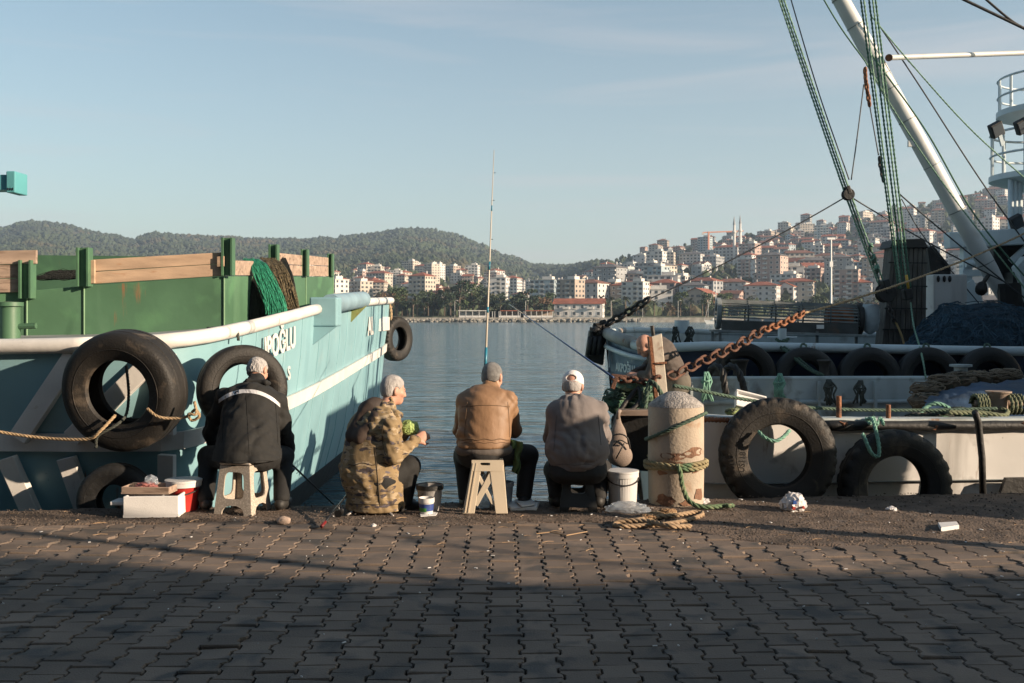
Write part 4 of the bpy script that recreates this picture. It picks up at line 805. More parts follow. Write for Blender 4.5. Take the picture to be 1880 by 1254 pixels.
# ================================================================ right: dark blue boat behind
M_navy = mat('navy_hull_paint', (.016, .028, .06), .4, .3, 1.5, .15, 12, dirt=(.04, .05, .06), damt=.38)
M_bow = mat('weathered_blue_bow', (.15, .22, .30), .6, .25, 3, .3, 20, dirt=(.30, .34, .36), damt=.42, dscale=6)
M_rail = mat('pale_rail_paint', (.48, .55, .58), .45, .1, 3, .1, 20, rust=0.37, dirt=(.30, .27, .22), damt=.33, dscale=5)
DB = thing('fishing_boat', 'dark blue fishing boat with pale rail lying behind the white boat', 'boat', (5, 14.5, -1.1))
h1 = stations([(1.36, 14.6, 1.32), (1.50, 13.7, 1.24), (1.85, 13.15, 1.15), (2.5, 12.85, 1.18), (4, 12.75, 1.16), (6.5, 12.7, 1.12), (10, 12.8, 1.1)], .3)
h2 = stations([(1.36, 14.6, 1.32), (1.75, 15.6, 1.34), (2.6, 16.6, 1.32), (4.5, 17.2, 1.26), (10, 17.3, 1.2)], .3); m1 = normals2(h1); m2 = normals2(h2, -1)
ib = max(i for i, p in enumerate(h1) if p.x < 1.98)
def hull2(a, b, m, nm): loft([[p, V(*(p-n_*.06).xy, p.z-.30), V(*(p-n_*.12).xy, .3), V(*(p-n_*.3).xy, -.5), V(*(p-n_*.5).xy, -1.4)] for p, n_ in zip(h1[a:b], m1[a:b])]).build(nm, m, DB, auto=40)
hull2(0, ib+1, M_bow, 'bow_plating'); hull2(ib, len(h1), M_navy, 'hull')
loft([[V(*(p-n_*.4).xy, -1.4), V(*(p-n_*.1).xy, .3), p] for p, n_ in zip(h2, m2)]).build('far_hull', M_navy, DB)
loft([[p-n_*.05, V(*(p-n_*.05).xy, .75)] for p, n_ in zip(h2, m2)]).build('bulwark_lining', M_inner, DB)
MB().tube([p-n_*.02 for p, n_ in zip(h2, m2)], .05, 8).build('far_rail', M_inner, DB, sm=True)
MB().add([V(*p.xy, .75) for p in h1]+[V(*p.xy, .75) for p in h2[::-1]], [tuple(range(len(h1)+len(h2)))]).build('deck', M_deck, DB)
MB().tube([p+n_*.02 for p, n_ in zip(h1[ib-1:], m1[ib-1:])], .062, 12).build('rail_pipe', M_rail, DB, sm=True)
MB().tube([p+n_*.02+V(0, 0, .02) for p, n_ in zip(h1[:ib], m1[:ib])], .085, 12).build('bow_rail', mat('rusty_grey_pipe', (.26, .26, .25), .6, .25, 5, .3, 30, dirt=RUST, damt=.38, dscale=8), DB, sm=True)
MB().tube([p+n_*.05-V(0, 0, .16) for p, n_ in zip(h1[:ib+1], m1[:ib+1])], .035, 8).build('bow_strake', M_rail, DB, sm=True)
put_text('lettering', 'AKPOĞLU', .16, M_rail, DB, h1[2]+m1[2]*.03+V(.04, -.08, -.46), (h1[ib-1]-h1[1]).normalized()+V(0, 0, .10), (0, -.1, 1), .95, .004)
MB().prism([P(1108, 592, 14.5), P(1116, 590, 14.5), P(1128, 622, 14.5), P(1116, 624, 14.5)], (0, .12, 0)).build('stem_head', mat('rusty_stem', (.30, .19, .11), .8, .3, 6, .4, 30), DB, bevel=.01)
MB().prism([P(1118, 612, 14.7), P(1132, 610, 14.7), P(1136, 636, 14.7), P(1118, 636, 14.7)], (0, .2, 0)).build('stem_bracket', M_inner, DB)
ft = thing('bow_fender', 'black rubber fender hanging from the dark blue bow', 'fender', P(1096, 668, 14.3))
MB().prism([P(1083, 605, 14.3), P(1114, 610, 14.3), P(1108, 672, 14.3), P(1075, 660, 14.3)], (0, .25, 0)).build('rubber_pad', M_black, ft, bevel=.03)
for px in (1084, 1093, 1102): MB().tube([P(px, 618, 14.25), P(px-4, 652, 14.25)], .035, 8).build('pad_rib', M_black, ft, sm=True)
heap('chain_tangle', 'tangle of black chain and shackles at the dark blue bow tip', [P(1098, 600, 14.4), P(1108, 596, 14.4), P(1110, 606, 14.4), P(1094, 606, 14.3)], (.07, .07, .05), 4, M_black, 13, 'chain', strands=24, smat=M_iron, sm_=.016)
chain('forestay_chain', 'dark chain rising from the dark blue bow to the wire', [P(1112, 596, 14.4), P(1155, 572, 14.2), P(1195, 547, 14.0)], .17, .024, M_iron)
for k, (px, lab) in enumerate(((1365, 'first dark tyre on the blue hull, behind the bitt'), (1478, 'second dark tyre on the navy hull'), (1595, 'third dark tyre on the navy hull'), (1703, 'fourth dark tyre on the navy hull under the green rope end'), (1815, 'fifth dark tyre on the navy hull, at right'))):
    c = P(px, 696 if k else 688, 12.5); tyre('tyre_fender', lab, c, (0, -1, .1), .40, .22, .55, lug=0, group='tyres along the navy hull', n=64, tmat=M_black if k else M_rub)
    if k: rope_obj('tyre_rope', 'green rope over the rail holding tyre '+['', 'two', 'three', 'four', 'five'][k]+' on the navy hull', [P(px-8, 640, 12.55), P(px-6, 632, 12.65), P(px+2, 634, 12.6), P(px+4, 655, 12.5)], .014, M_grope, laid=False)
def post2(label, px, t_, b_, Y, r, arms=True):
    t = thing('mooring_bitt', label, 'bitt', P(px, b_, Y)); MB().tube([P(px, b_, Y), P(px, t_, Y)], r, 14).build('post', M_rail, t, auto=40)
    if arms: MB().tube([P(px-27, (t_+b_)/2, Y), P(px+27, (t_+b_)/2, Y)], r*.25, 8).build('cross_bar', M_rail, t, sm=True)
post2('pale blue bitt with cross bar and green rope on the navy rail', 1436, 603, 636, 12.9, .055); post2('pale post on the far rail draped with dark ropes', 1252, 588, 612, 16.2, .12, False)
rope_obj('bow_line', 'dark green rope falling from the crossed bitt to the small iron bitt', [P(1424, 622, 12.8), P(1436, 628, 12.78), P(1448, 622, 12.8), P(1430, 632, 12.78), P(1450, 650, 12.5), P(1480, 675, 12.3), P(1508, 690, 12.15)], .022, M_grope)
rope_obj('bow_line', 'second green rope beside the one falling from the crossed bitt', [P(1446, 626, 12.78), P(1438, 634, 12.74), P(1455, 648, 12.5), P(1488, 676, 12.3), P(1512, 689, 12.12)], .018, M_grope)
for k in range(2): hank(('left' if k == 0 else 'right')+' bundle of dark ropes hung on the far rail of the navy boat', 1240+26*k, 600, 632, 16.1, 18, M_drope, 20+k)
# net drum on its stand
ND = thing('net_drum', 'long ribbed net drum on a steel stand on the navy boat', 'net drum', P(1445, 630, 14.6))
M_steel = mat('galvanised_steel', (.20, .22, .22), .5, .3, 5, .3, 30, dirt=(.09, .08, .07), damt=.42); M_gal = mat('dark_steel', (.06, .062, .06), .55, .3, 5, .3, 30, dirt=(.12, .07, .04), damt=.36)
a, b = P(1322, 576, 14.6), P(1570, 586, 14.4); ax = (b-a).normalized(); rD = .205
for k in range(26):
    an_ = 2*math.pi*k/26; up = V(0, math.cos(an_), math.sin(an_))*rD; MB().beam(a+up, b+up, .012, .02).build('drum_rib', M_steel, ND)
for k in range(6):
    c = a.lerp(b, k/5); MB().lathe([(rD+.012*math.cos(q_), .012*math.sin(q_)) for q_ in (0, 1.57, 3.14, 4.71)], 28, c, ax, closed=True).build('drum_hoop', M_gal, ND, sm=True)
MB().lathe([(.05, -.03), (rD+.04, -.03), (rD+.04, .03), (.05, .03)], 28, b+ax*.05, ax, closed=True).build('end_flange', M_black, ND); MB().lathe([(rD-.05, -.03), (rD+.03, -.03), (rD+.03, .03), (rD-.05, .03)], 28, a-ax*.03, ax, closed=True).build('end_flange', M_steel, ND)
MB().lathe([(rD*.97, 0), (rD*.97, .32), (rD*.6, .34), (rD*.6, -.02)], 24, a.lerp(b, .80), ax).build('wound_rope', M_rust, ND, auto=40)
for k in range(3): MB().ball(a.lerp(b, .25+.13*k)-V(0, 0, .10), (.13, .09, .07), 10, 7).build('float', M_foam, ND, sm=True)
MB().beam(P(1325, 600, 14.3), P(1575, 605, 14.2), .05, .17).build('stand_beam', M_gal, ND); MB().beam(P(1305, 607, 14.25), P(1585, 616, 14.15), .3, .03).build('stand_shelf', M_steel, ND)
for px in (1308, 1322, 1500, 1572): MB().beam(P(px, 607, 14.2), P(px, 650, 14.2), .035, .035).build('stand_leg', M_steel, ND)
MB().box(P(1506, 600, 14.15), (.10, .02, .055)).build('plate', M_white, ND)
bk = thing('cloth_sack', 'pale cloth sack hanging at the end of the net drum', 'sack', P(1600, 615, 14.3)); MB().lathe([(.02, 0), (.10, .06), (.13, .2), (.14, .40), (.12, .43), (0, .44)], 12, P(1597, 614, 14.3), mod=lambda i, j, r_, h_: (r_*(1+.12*math.sin(i*2.3+j)), h_)).build('sack', mat('pale_cloth', (.40, .44, .46), .85, .2, 6, .4, 40), bk, sm=True)
# timber clad column with tapered sides
CL = thing('wooden_column', 'tall grey timber clad column standing on the navy boat', 'column', P(1665, 640, 14.5)); M_grey = mat('grey_weathered_wood', (.085, .08, .072), .9, .35, 2, .4, 25, stretch=(9, 9, 1), dirt=(.14, .13, .11), damt=.42)
for k in range(8):
    f0, f1 = k/8, (k+1)/8; tl, tr_, bl_, br_ = P(1638, 448, 14.5), P(1702, 448, 14.5), P(1618, 650, 14.4), P(1700, 650, 14.4); g_ = .004
    MB().prism([bl_.lerp(br_, f0)+V(g_, 0, 0), bl_.lerp(br_, f1)-V(g_, 0, 0), tl.lerp(tr_, f1)-V(g_, 0, 0), tl.lerp(tr_, f0)+V(g_, 0, 0)], (0, .3+.01*(k % 3), 0)).build('clad_board', M_grey, CL, bevel=.004)
MB().prism([P(1634, 455, 14.45), P(1640, 440, 14.45), P(1696, 438, 14.45), P(1706, 455, 14.45)], (0, .45, 0)).build('cap', M_black, CL, bevel=.01)
for py in (482, 525, 566, 605): MB().beam(P(1634-(py-448)*.09, py, 14.38), P(1702, py+1, 14.38), .03, .02).build('band', M_black, CL)
wc_ = thing('exhaust_casing', 'white casing with oval vents and black cowl beside the wooden column', 'casing', P(1730, 640, 15)); MB().box((P(1732, 578, 15)), (.50, .5, 1.2)).build('casing', M_hullw, wc_, bevel=.02)
for px in (1723, 1734, 1744): MB().ball(P(px, 512, 14.74), (.025, .02, .05), 10, 7).build('vent_hole', M_black, wc_, sm=True)
MB().prism([P(1703, 455, 14.9), P(1714, 450, 14.9), P(1746, 490, 14.9), P(1746, 504, 14.9), P(1710, 504, 14.9)], (0, .35, 0)).build('cowl', M_black, wc_, bevel=.01)
# blue net mountain
M_bluenet = mat('blue_net_pile', (.018, .045, .07), .9, .5, 12, 1, 70, dirt=(.03, .075, .11), damt=.45, dscale=25, bdist=.02)
drape('net_pile', 'great mound of dark blue netting on the navy boat', [P(1648, 645, 14.0), P(1690, 600, 14.2), P(1725, 562, 14.3), P(1760, 558, 14.4), P(1830, 556, 14.4), P(1885, 570, 14.4), P(1980, 600, 14.4)], [P(1645, 660, 13.1), P(1700, 662, 13.0), P(1740, 662, 13.0), P(1790, 662, 13.0), P(1840, 662, 13.0), P(1890, 662, 13.0), P(1990, 662, 13.0)], M_bluenet, 9, 'net', .10, 260, mat('blue_twine', (.03, .065, .095), .9, .5, 9, 0))
# ---- boom, gantry, tower
M_boom = mat('white_boom_paint', (.52, .53, .52), .4, .1, 2, .1, 15, rust=0.4, dirt=(.45, .43, .40), damt=.36, dscale=3)
BM = thing('cargo_boom', 'thick white boom slanting up from the navy boat to top', 'boom', P(1848, 560, 15)); B0, B1 = P(1852, 560, 15), P(1500, -80, 15)
MB().tube([B0, B0.lerp(B1, .1), B0.lerp(B1, .75), B1], [.09, .128, .128, .115], 20).build('spar', M_boom, BM, auto=40)
for f in (.12, .27, .40, .53, .62, .66, .70, .80, .88): c = B0.lerp(B1, f); d_ = (B1-B0).normalized(); MB().tube([c-d_*.008, c+d_*.008], .1315, 20).build('weld_band', M_steel, BM)
MB().box(P(1683, 264, 14.95)+V(-.06, 0, 0), (.14, .05, .09)).build('lug', M_boom, BM); MB().tube([P(1852, 520, 14.9), P(1856, 575, 14.9)], .17, 12).build('heel_fitting', M_black, BM)
rl = thing('derrick_spar', 'slim white spar running right from the boom', 'spar', P(1628, 106, 15)); MB().tube([P(1630, 106, 14.9), P(1990, 93, 16)], .04, 12).build('spar', M_boom, rl, auto=40); MB().tube([P(1632, 106, 14.75), P(1632, 106, 15.05)], .055, 12).build('eye', M_rust, rl)
GA = thing('steel_gantry', 'pale steel gantry frame behind the boom heel', 'gantry', P(1770, 640, 16.5)); Yg = 16.3
MB().beam(P(1738, 442, Yg), P(2000, 428, Yg), .25, .26).build('top_beam', M_rail, GA, bevel=.015); MB().beam(P(1774, 455, Yg), P(1772, 560, Yg), .16, .15).build('gantry_post', M_rail, GA, bevel=.01); MB().beam(P(1765, 502, Yg-.05), P(1826, 500, Yg-.05), .12, .11).build('cross_beam', M_rail, GA); MB().tube([P(1772, 485, Yg-.1), P(1810, 482, Yg-.1)], .06, 12).build('pipe', M_rail, GA); MB().beam(P(1765, 492, Yg), P(1800, 460, Yg), .07, .07).build('brace', M_rail, GA); MB().beam(P(1856, 480, Yg), P(1900, 440, Yg), .07, .09).build('brace', M_rail, GA)
MB().beam(P(1868, 500, Yg), P(1868, 640, Yg), .3, .3).build('gantry_post', M_black, GA); MB().box(P(1855, 480, 16.6), (.7, .3, .6)).build('winch_housing', M_black, GA, bevel=.03); MB().prism([P(1868, 490, 16), P(1885, 470, 16), P(1960, 480, 16), P(1960, 600, 16), P(1900, 590, 16)], (0, .2, 0)).build('guard_plate', M_rail, GA)
MB().beam(P(1772, 520, 16.2), P(1790, 560, 16.2), .1, .25).build('tank', M_rail, GA)
TW = thing('radar_tower', 'pale tower with railed round platforms at right edge', 'tower', P(1870, 640, 18)); Yt = 18
def platform(pxl, py, hgt, flare):
    c = P(pxl+105, py, Yt); r_ = c.x-P(pxl, py, Yt).x
    MB().lathe([(r_*.55, -.22), (r_, -.06), (r_, .04), (0, .05)], 40, c).build('platform', M_rail, TW, auto=30)
    for hh in (.5, 1): MB().lathe([(r_*.97+.022*math.cos(q_), hgt*hh+.022*math.sin(q_)) for q_ in (0, 1.57, 3.14, 4.71)], 40, c, closed=True).build('rail', M_rail, TW, sm=True)
    for k in range(14): an_ = 2*math.pi*k/14+.2; e_ = V(math.cos(an_), math.sin(an_), 0)*r_*.96; MB().tube([c+e_, c+e_+V(0, 0, hgt)], .025, 6).build('rail_post', M_rail, TW)
platform(1840, 205, .62, 0); platform(1826, 325, .80, 0)
for px in (1856, 1864, 1872, 1940): MB().tube([P(px, 330, Yt-.3), P(px, 640, Yt-.3)], .05, 10).build('tower_leg', M_rail, TW, sm=True)
MB().tube([P(1975, 325, Yt), P(1975, 120, Yt)], .3, 12).build('tower_core', M_rail, TW, sm=True)
def flood(label, px, py, Y, s=1):
    t = thing('floodlight', label, 'floodlight', P(px+8, py+16, Y)); rt = Matrix.Rotation(R(-28), 3, 'Y') @ Matrix.Rotation(R(20), 3, 'X')
    MB().box(P(px, py, Y), (.22*s, .12*s, .25*s), rt).build('housing', M_black, t, bevel=.015); MB().box(P(px, py, Y)+rt @ V(0, -.066*s, 0), (.18*s, .01, .20*s), rt).build('lens', M_pane, t); MB().beam(P(px+6, py+8, Y), P(px+12, py+30, Y), .05, .06).build('bracket', M_rail, t)
flood('left of two floodlights on the tower platform', 1829, 238, 17.2); flood('right of two floodlights on the tower platform, cut by the edge', 1876, 232, 17.4); flood('small floodlight low on the tower legs', 1866, 408, 16.2, .9)
# ---- rigging
RG = 'rigging of the navy boat'
def line(label, pts, r, m, laid=False, nm='rigging_line'): rope_obj(nm, label, pts, r, m, step=.06, laid=laid, cat='rope', group=RG)
M_rg = mat('green_white_rope', (.17, .29, .21), .8, .45, 60, .4, 200); M_rgd = mat('dark_green_rope', (.06, .14, .095), .8, .45, 60, .4, 200)
Yr = 14.2
for k, (ax_, bx, m) in enumerate(((1430, 1616, M_rg), (1434, 1620, M_rgd), (1439, 1627, M_rg))): line(['left', 'middle', 'right'][k]+' rope of the left tackle, running from top to the dark block', [P(ax_-30, -90, Yr), P(1548+k*5, 345, Yr-.02*k), P(bx, 530, Yr)], .017, m, True)
for k, (ax_, bx) in enumerate(((1580, 1650), (1586, 1654), (1596, 1660), (1603, 1666), (1608, 1672))): line(['first', 'second', 'third', 'fourth', 'fifth'][k]+' rope from the left of the thick right tackle', [P(ax_-10, -80, Yr-.03*(k % 2)), P(bx, 530, Yr-.03*(k % 2))], .018, M_rg if k % 2 else M_rgd, True)
line('thin black wire left of the left tackle', [P(1435, -60, 14.6), P(1500, 160, 14.5), P(1559, 330, 14.3)], .009, M_wire); line('thin wire from the chain down to the left block', [P(1586, 155, 14.5), P(1574, 250, 14.4), P(1563, 330, 14.2)], .009, M_wire); line('wire hanging below the rusty chain by the right tackle', [P(1597, 195, 14.5), P(1613, 285, 14.4)], .009, M_wire)
line('green rope crossing the boom near the top', [P(1490, -40, 14.9), P(1540, 45, 14.85), P(1588, 112, 14.8)], .011, M_rgd); line('green rope running down along the boom', [P(1588, 112, 14.7), P(1660, 232, 14.6), P(1760, 375, 14.5), P(1890, 540, 14.4)], .013, M_rg, True); line('second green rope right of the boom', [P(1600, 100, 14.8), P(1700, 240, 14.6), P(1790, 395, 14.5), P(1900, 530, 14.4)], .012, M_rgd)
line('long green rope from the boom to the right edge', [P(1600, 30, 14.8), P(1680, 125, 14.8), P(1790, 245, 14.9), P(1920, 360, 15)], .013, M_rg, True); line('dark stay between the two green ropes right of the boom', [P(1610, 40, 15.2), P(1690, 160, 15.2), P(1800, 330, 15.2), P(1900, 470, 15.2)], .011, M_wire)
line('black forestay wire from the bow chain up to the left block', sag(P(1194, 548, 14.0), P(1552, 362, 14.2), .05), .010, M_wire); line('black wire from the left block down to the gantry', sag(P(1566, 364, 14.2), P(1850, 520, 14.8), .04), .010, M_wire); line('upper black wire crossing the boom to the right edge', sag(P(1650, 355, 14.6), P(1930, 585, 14.6), .03), .011, M_wire); line('thin wire behind the wooden column', [P(1655, 365, 14.7), P(1700, 440, 14.8), P(1800, 560, 15)], .008, M_wire)
line('thick black stay cutting the upper right corner', [P(1740, -15, 15), P(1880, 52, 15), P(1990, 105, 15)], .022, M_black); line('second black stay meeting the first in the upper right corner', [P(1800, -10, 15), P(1860, 40, 15), P(1900, 60, 15)], .018, M_black)
def block(label, px, py, Y, s):
    t = thing('pulley_block', label, 'pulley', P(px, py+14*s, Y)); c = P(px, py, Y); rt = Matrix.Rotation(R(-18), 3, 'Y')
    for dy in (-.05, .05): MB().lathe([(0.0, -.012), (.09*s, -.012), (.10*s, 0), (.09*s, .012), (0, .012)], 16, c+V(0, dy*s, 0), (0, 1, 0)).build('cheek', M_black, t, auto=40)
    MB().lathe([(.03*s, -.03*s), (.085*s, -.03*s), (.06*s, 0), (.085*s, .03*s), (.03*s, .03*s)], 16, c, (0, 1, 0)).build('sheave', M_iron, t, auto=40); MB().box(c+V(0, 0, .07*s), (.07*s, .14*s, .14*s), rt).build('strap', M_black, t, bevel=.01)
block('black pulley block halfway down the left tackle', 1557, 357, 14.15, .85); block('large black pulley block at the foot of the left tackle', 1626, 538, 14.1, 1.35); MB()
t = thing('pulley_block', 'dark pulley with yellow hook at the foot of the right tackle', 'pulley', P(1670, 550, 14.1)); MB().box(P(1666, 540, 14.1), (.12, .14, .16), Matrix.Rotation(R(-10), 3, 'Y')).build('shell', M_black, t, bevel=.02); MB().tube([P(1664, 505, 14.05), P(1668, 530, 14.05)], .02, 8).build('hook', mat('yellow_paint', (.55, .32, .04), .6), t, sm=True)
heap('rope_tangle', 'mint green rope tangle wound into the left tackle', [P(1598, 455, 14.1), P(1604, 475, 14.1), P(1610, 495, 14.1)], (.035, .035, .06), 3, M_grope, 31, 'rope', strands=16, smat=M_mint)
t = thing('hanging_block', 'black block hanging on a wire before the gantry', 'pulley', P(1808, 545, 14.6)); MB().ball(P(1802, 530, 14.6), (.09, .07, .10), 12, 8, jit=.12).build('shell', M_black, t, sm=True); MB().tube([P(1805, 520, 14.6), P(1815, 505, 14.6)], .03, 8).build('shackle', M_iron, t)
chain('hanging_chain', 'rusty chain hanging from the boom beside the tackle', [P(1588, 122, 14.6), P(1590, 150, 14.55), P(1597, 195, 14.5)], .13, .018, M_rust); chain('hanging_chain', 'rusty shackles and links lower beside the right tackle', [P(1614, 285, 14.4), P(1617, 305, 14.4), P(1622, 330, 14.35)], .12, .018, M_iron)
chain('hanging_chain', 'short dark chain under the large pulley block', [P(1631, 556, 14.1), P(1636, 575, 14.1), P(1644, 592, 14.1)], .12, .018, M_iron)
line('rusty strop from the large block down to the deck', [P(1645, 592, 14.1), P(1655, 615, 13.8), P(1662, 640, 13.5)], .016, mat('ochre_rope', (.22, .14, .05), .85, .3)); line('green rope from the right tackle down across the rail', [P(1672, 556, 14.1), P(1678, 600, 13.6), P(1692, 650, 12.4), P(1700, 695, 12.1)], .013, M_rg, True)
# ================================================================ people: implicit surfaces meshed into one skin each
def surface_nets(D, org, h):
    S = D < 0; n = np.array(D.shape)-1; C = [(i, j, k) for i in (0, 1) for j in (0, 1) for k in (0, 1)]
    cnt = sum(S[i:i+n[0], j:j+n[1], k:k+n[2]].astype(np.int8) for i, j, k in C); mask = (cnt > 0) & (cnt < 8); cells = np.argwhere(mask)
    idx = -np.ones(mask.shape, int); idx[mask] = np.arange(len(cells)); acc = np.zeros((len(cells), 3)); w = np.zeros(len(cells))
    for a in C:
        for ax in range(3):
            if a[ax]: continue
            b = list(a); b[ax] = 1; va = D[tuple((cells+a).T)]; vb = D[tuple((cells+b).T)]; m = (va < 0) != (vb < 0)
            t = va[m]/(va[m]-vb[m]); p = np.tile(np.array(a, float), (m.sum(), 1)); p[:, ax] += t; acc[m] += p; w[m] += 1
    Vt = np.array(org)+h*(cells+acc/w[:, None]); Fs = []
    for ax in range(3):
        o1, o2 = [(1, 2), (2, 0), (0, 1)][ax]; sl0 = [slice(None)]*3; sl1 = [slice(None)]*3; sl0[ax] = slice(0, -1); sl1[ax] = slice(1, None)
        ch = S[tuple(sl0)] != S[tuple(sl1)]; e = np.argwhere(ch); ok = (e[:, o1] > 0) & (e[:, o2] > 0) & (e[:, o1] < n[o1]) & (e[:, o2] < n[o2]); e = e[ok]
        d1 = np.zeros(3, int); d1[o1] = 1; d2 = np.zeros(3, int); d2[o2] = 1
        q_ = np.stack([idx[tuple((e-d1-d2).T)], idx[tuple((e-d2).T)], idx[tuple(e.T)], idx[tuple((e-d1).T)]], 1); flip = ~S[tuple(e.T)]; q_[flip] = q_[flip][:, ::-1]; Fs.append(q_)
    return Vt, np.concatenate(Fs)
def sdf_mesh(name, prims, m, parent, h=.011, folds=0, fscale=1, cuts=(), seed=0, carve=(), fdir=(1, 1, 1.6)):
    """prims: ('c', a, b, ra, rb, k[, flat_axis, flat]) tapered limb; ('e', centre, radii, rot, k) ellipsoid; cuts: (point, normal) half-spaces removed"""
    lo = np.array([9e9]*3); hi = -lo
    for p in prims:
        if p[0] == 'c':
            r = max(p[3], p[4])+.03; lo = np.minimum(lo, np.minimum(p[1], p[2])-r); hi = np.maximum(hi, np.maximum(p[1], p[2])+r)
        else: r = max(p[2])+.03; lo = np.minimum(lo, np.array(p[1])-r); hi = np.maximum(hi, np.array(p[1])+r)
    N = np.ceil((hi-lo)/h).astype(int)+1; D = np.full(N, .2, np.float32); ax = [lo[i]+h*np.arange(N[i]) for i in range(3)]
    def ev(p):
        if p[0] == 'c':
            r = max(p[3], p[4])+.05; l = np.minimum(p[1], p[2])-r; u = np.maximum(p[1], p[2])+r
        else: r = max(p[2])+.05; l = np.array(p[1])-r; u = np.array(p[1])+r
        i0 = np.clip(np.floor((l-lo)/h).astype(int), 0, N-1); i1 = np.clip(np.ceil((u-lo)/h).astype(int)+1, 1, N); sl = tuple(slice(a, b) for a, b in zip(i0, i1))
        X, Y_, Z = np.meshgrid(*[ax[i][sl[i]] for i in range(3)], indexing='ij'); q_ = np.stack([X, Y_, Z], -1)
        if p[0] == 'c':
            a, b = np.array(p[1]), np.array(p[2]); ba = b-a; t = np.clip(((q_-a)@ba)/max(ba@ba, 1e-9), 0, 1); v = q_-a-t[..., None]*ba; f = 1
            if len(p) > 6: nx = np.array(p[6]); nx = nx/np.linalg.norm(nx); f = p[7]; v = v+((v@nx)*(1/f-1))[..., None]*nx
            d = (np.linalg.norm(v, axis=-1)-(p[3]+(p[4]-p[3])*t))*f**.5; k = p[5]
        else:
            v = q_-np.array(p[1]); 
            if p[3] is not None: v = v@np.array(p[3])
            rr = np.array(p[2]); k0 = np.linalg.norm(v/rr, axis=-1); k1 = np.linalg.norm(v/rr**2, axis=-1); d = k0*(k0-1)/np.maximum(k1, 1e-6); k = p[4]
        return sl, d, k
    for p in prims:
        sl, d, k = ev(p); e = D[sl]; hh = np.maximum(k-np.abs(e-d), 0)/k; D[sl] = np.minimum(e, d)-hh*hh*k*.25
    for p in carve:
        sl, d, k = ev(p); e = D[sl]; hh = np.maximum(k-np.abs(e+d), 0)/k; D[sl] = np.maximum(e, -d)+hh*hh*k*.25
    if folds:
        X, Y_, Z = np.meshgrid(*ax, indexing='ij'); g = np.random.default_rng(seed); f = 0
        for i in range(7):
            w = g.normal(size=3); w = w*np.array(fdir); w = w/np.linalg.norm(w)*g.uniform(16, 46)*fscale; wx = g.normal(size=3)*9; f = f+(1.5-2.4*np.abs(np.sin(w[0]*X+w[1]*Y_+w[2]*Z+1.6*np.sin(wx[0]*X+wx[1]*Y_+wx[2]*Z+g.uniform(0, 6))+g.uniform(0, 6))))*g.uniform(.3, 1)
        ms = 0
        for i in range(3): w = g.normal(size=3)*9; ms = ms+np.sin(w[0]*X+w[1]*Y_+w[2]*Z+g.uniform(0, 6))
        f = f*np.clip(.45+.4*ms, .08, 1.25)
        D += (folds*f/2.6).astype(np.float32)
    for c, nrm in cuts:
        nrm = np.array(nrm)/np.linalg.norm(nrm); X, Y_, Z = np.meshgrid(*ax, indexing='ij'); D = np.maximum(D, ((X-c[0])*nrm[0]+(Y_-c[1])*nrm[1]+(Z-c[2])*nrm[2]).astype(np.float32))
    v, f = surface_nets(D, lo, h); o = np.array(wpos(parent)); me = bpy.data.meshes.new(name); me.from_pydata((v-o).tolist(), [], f.tolist()); me.materials.append(m); me.shade_smooth(); me.update()
    return link(name, me, parent)
def A(v): return np.array((v[0], v[1], v[2]), float)
SKIN = mat('skin', (.46, .25, .18), .55, .12, 8, .2, 120, dirt=(.50, .22, .16), damt=.4, dscale=14)
M_hair = mat('grey_hair', (.36, .34, .33), .7, .35, 25, 1.0, 180, stretch=(1, 1, .3), dirt=(.20, .185, .18), damt=.45, dscale=30); M_hair3 = mat('dark_grey_hair', (.17, .165, .16), .7, .4, 25, 1.0, 180, dirt=(.30, .29, .28), damt=.4, dscale=25)
M_shoe = mat('black_shoe', (.015, .014, .013), .6, .3, 10, .2, 60)
M_eye = mat('eye_dark', (.02, .015, .012), .2, .1, 5, 0)
def frame(f, up=(0, 0, 1)):
    f = A(f)/np.linalg.norm(f); u = A(up)-f*(A(up)@f); u /= np.linalg.norm(u); r = np.cross(f, u); return f, u, r
def head_prims(c, f, u, r, s=1.0):
    c = A(c); Rm = np.stack([r, f, u], 1)
    e = lambda dx, dy, dz, rad, k: ('e', c+s*(r*dx+f*dy+u*dz), tuple(s*q for q in rad), Rm, k)
    P_ = [e(0, -.010, .030, (.076, .094, .088), .02), e(0, .028, -.045, (.058, .062, .068), .05), e(0, .066, -.088, (.030, .028, .024), .03), e(0, .086, .012, (.040, .014, .012), .02), e(0, .098, -.022, (.013, .019, .026), .015), e(0, .112, -.034, (.014, .013, .011), .012), e(0, .084, -.064, (.026, .014, .007), .012), e(0, .082, -.075, (.022, .014, .008), .010)]
    for s_ in (-1, 1): P_ += [e(s_*.045, .055, -.022, (.022, .024, .020), .02), e(s_*.077, -.008, -.012, (.010, .022, .034), .008), e(s_*.084, -.016, -.008, (.007, .016, .026), .006)]
    return P_, e
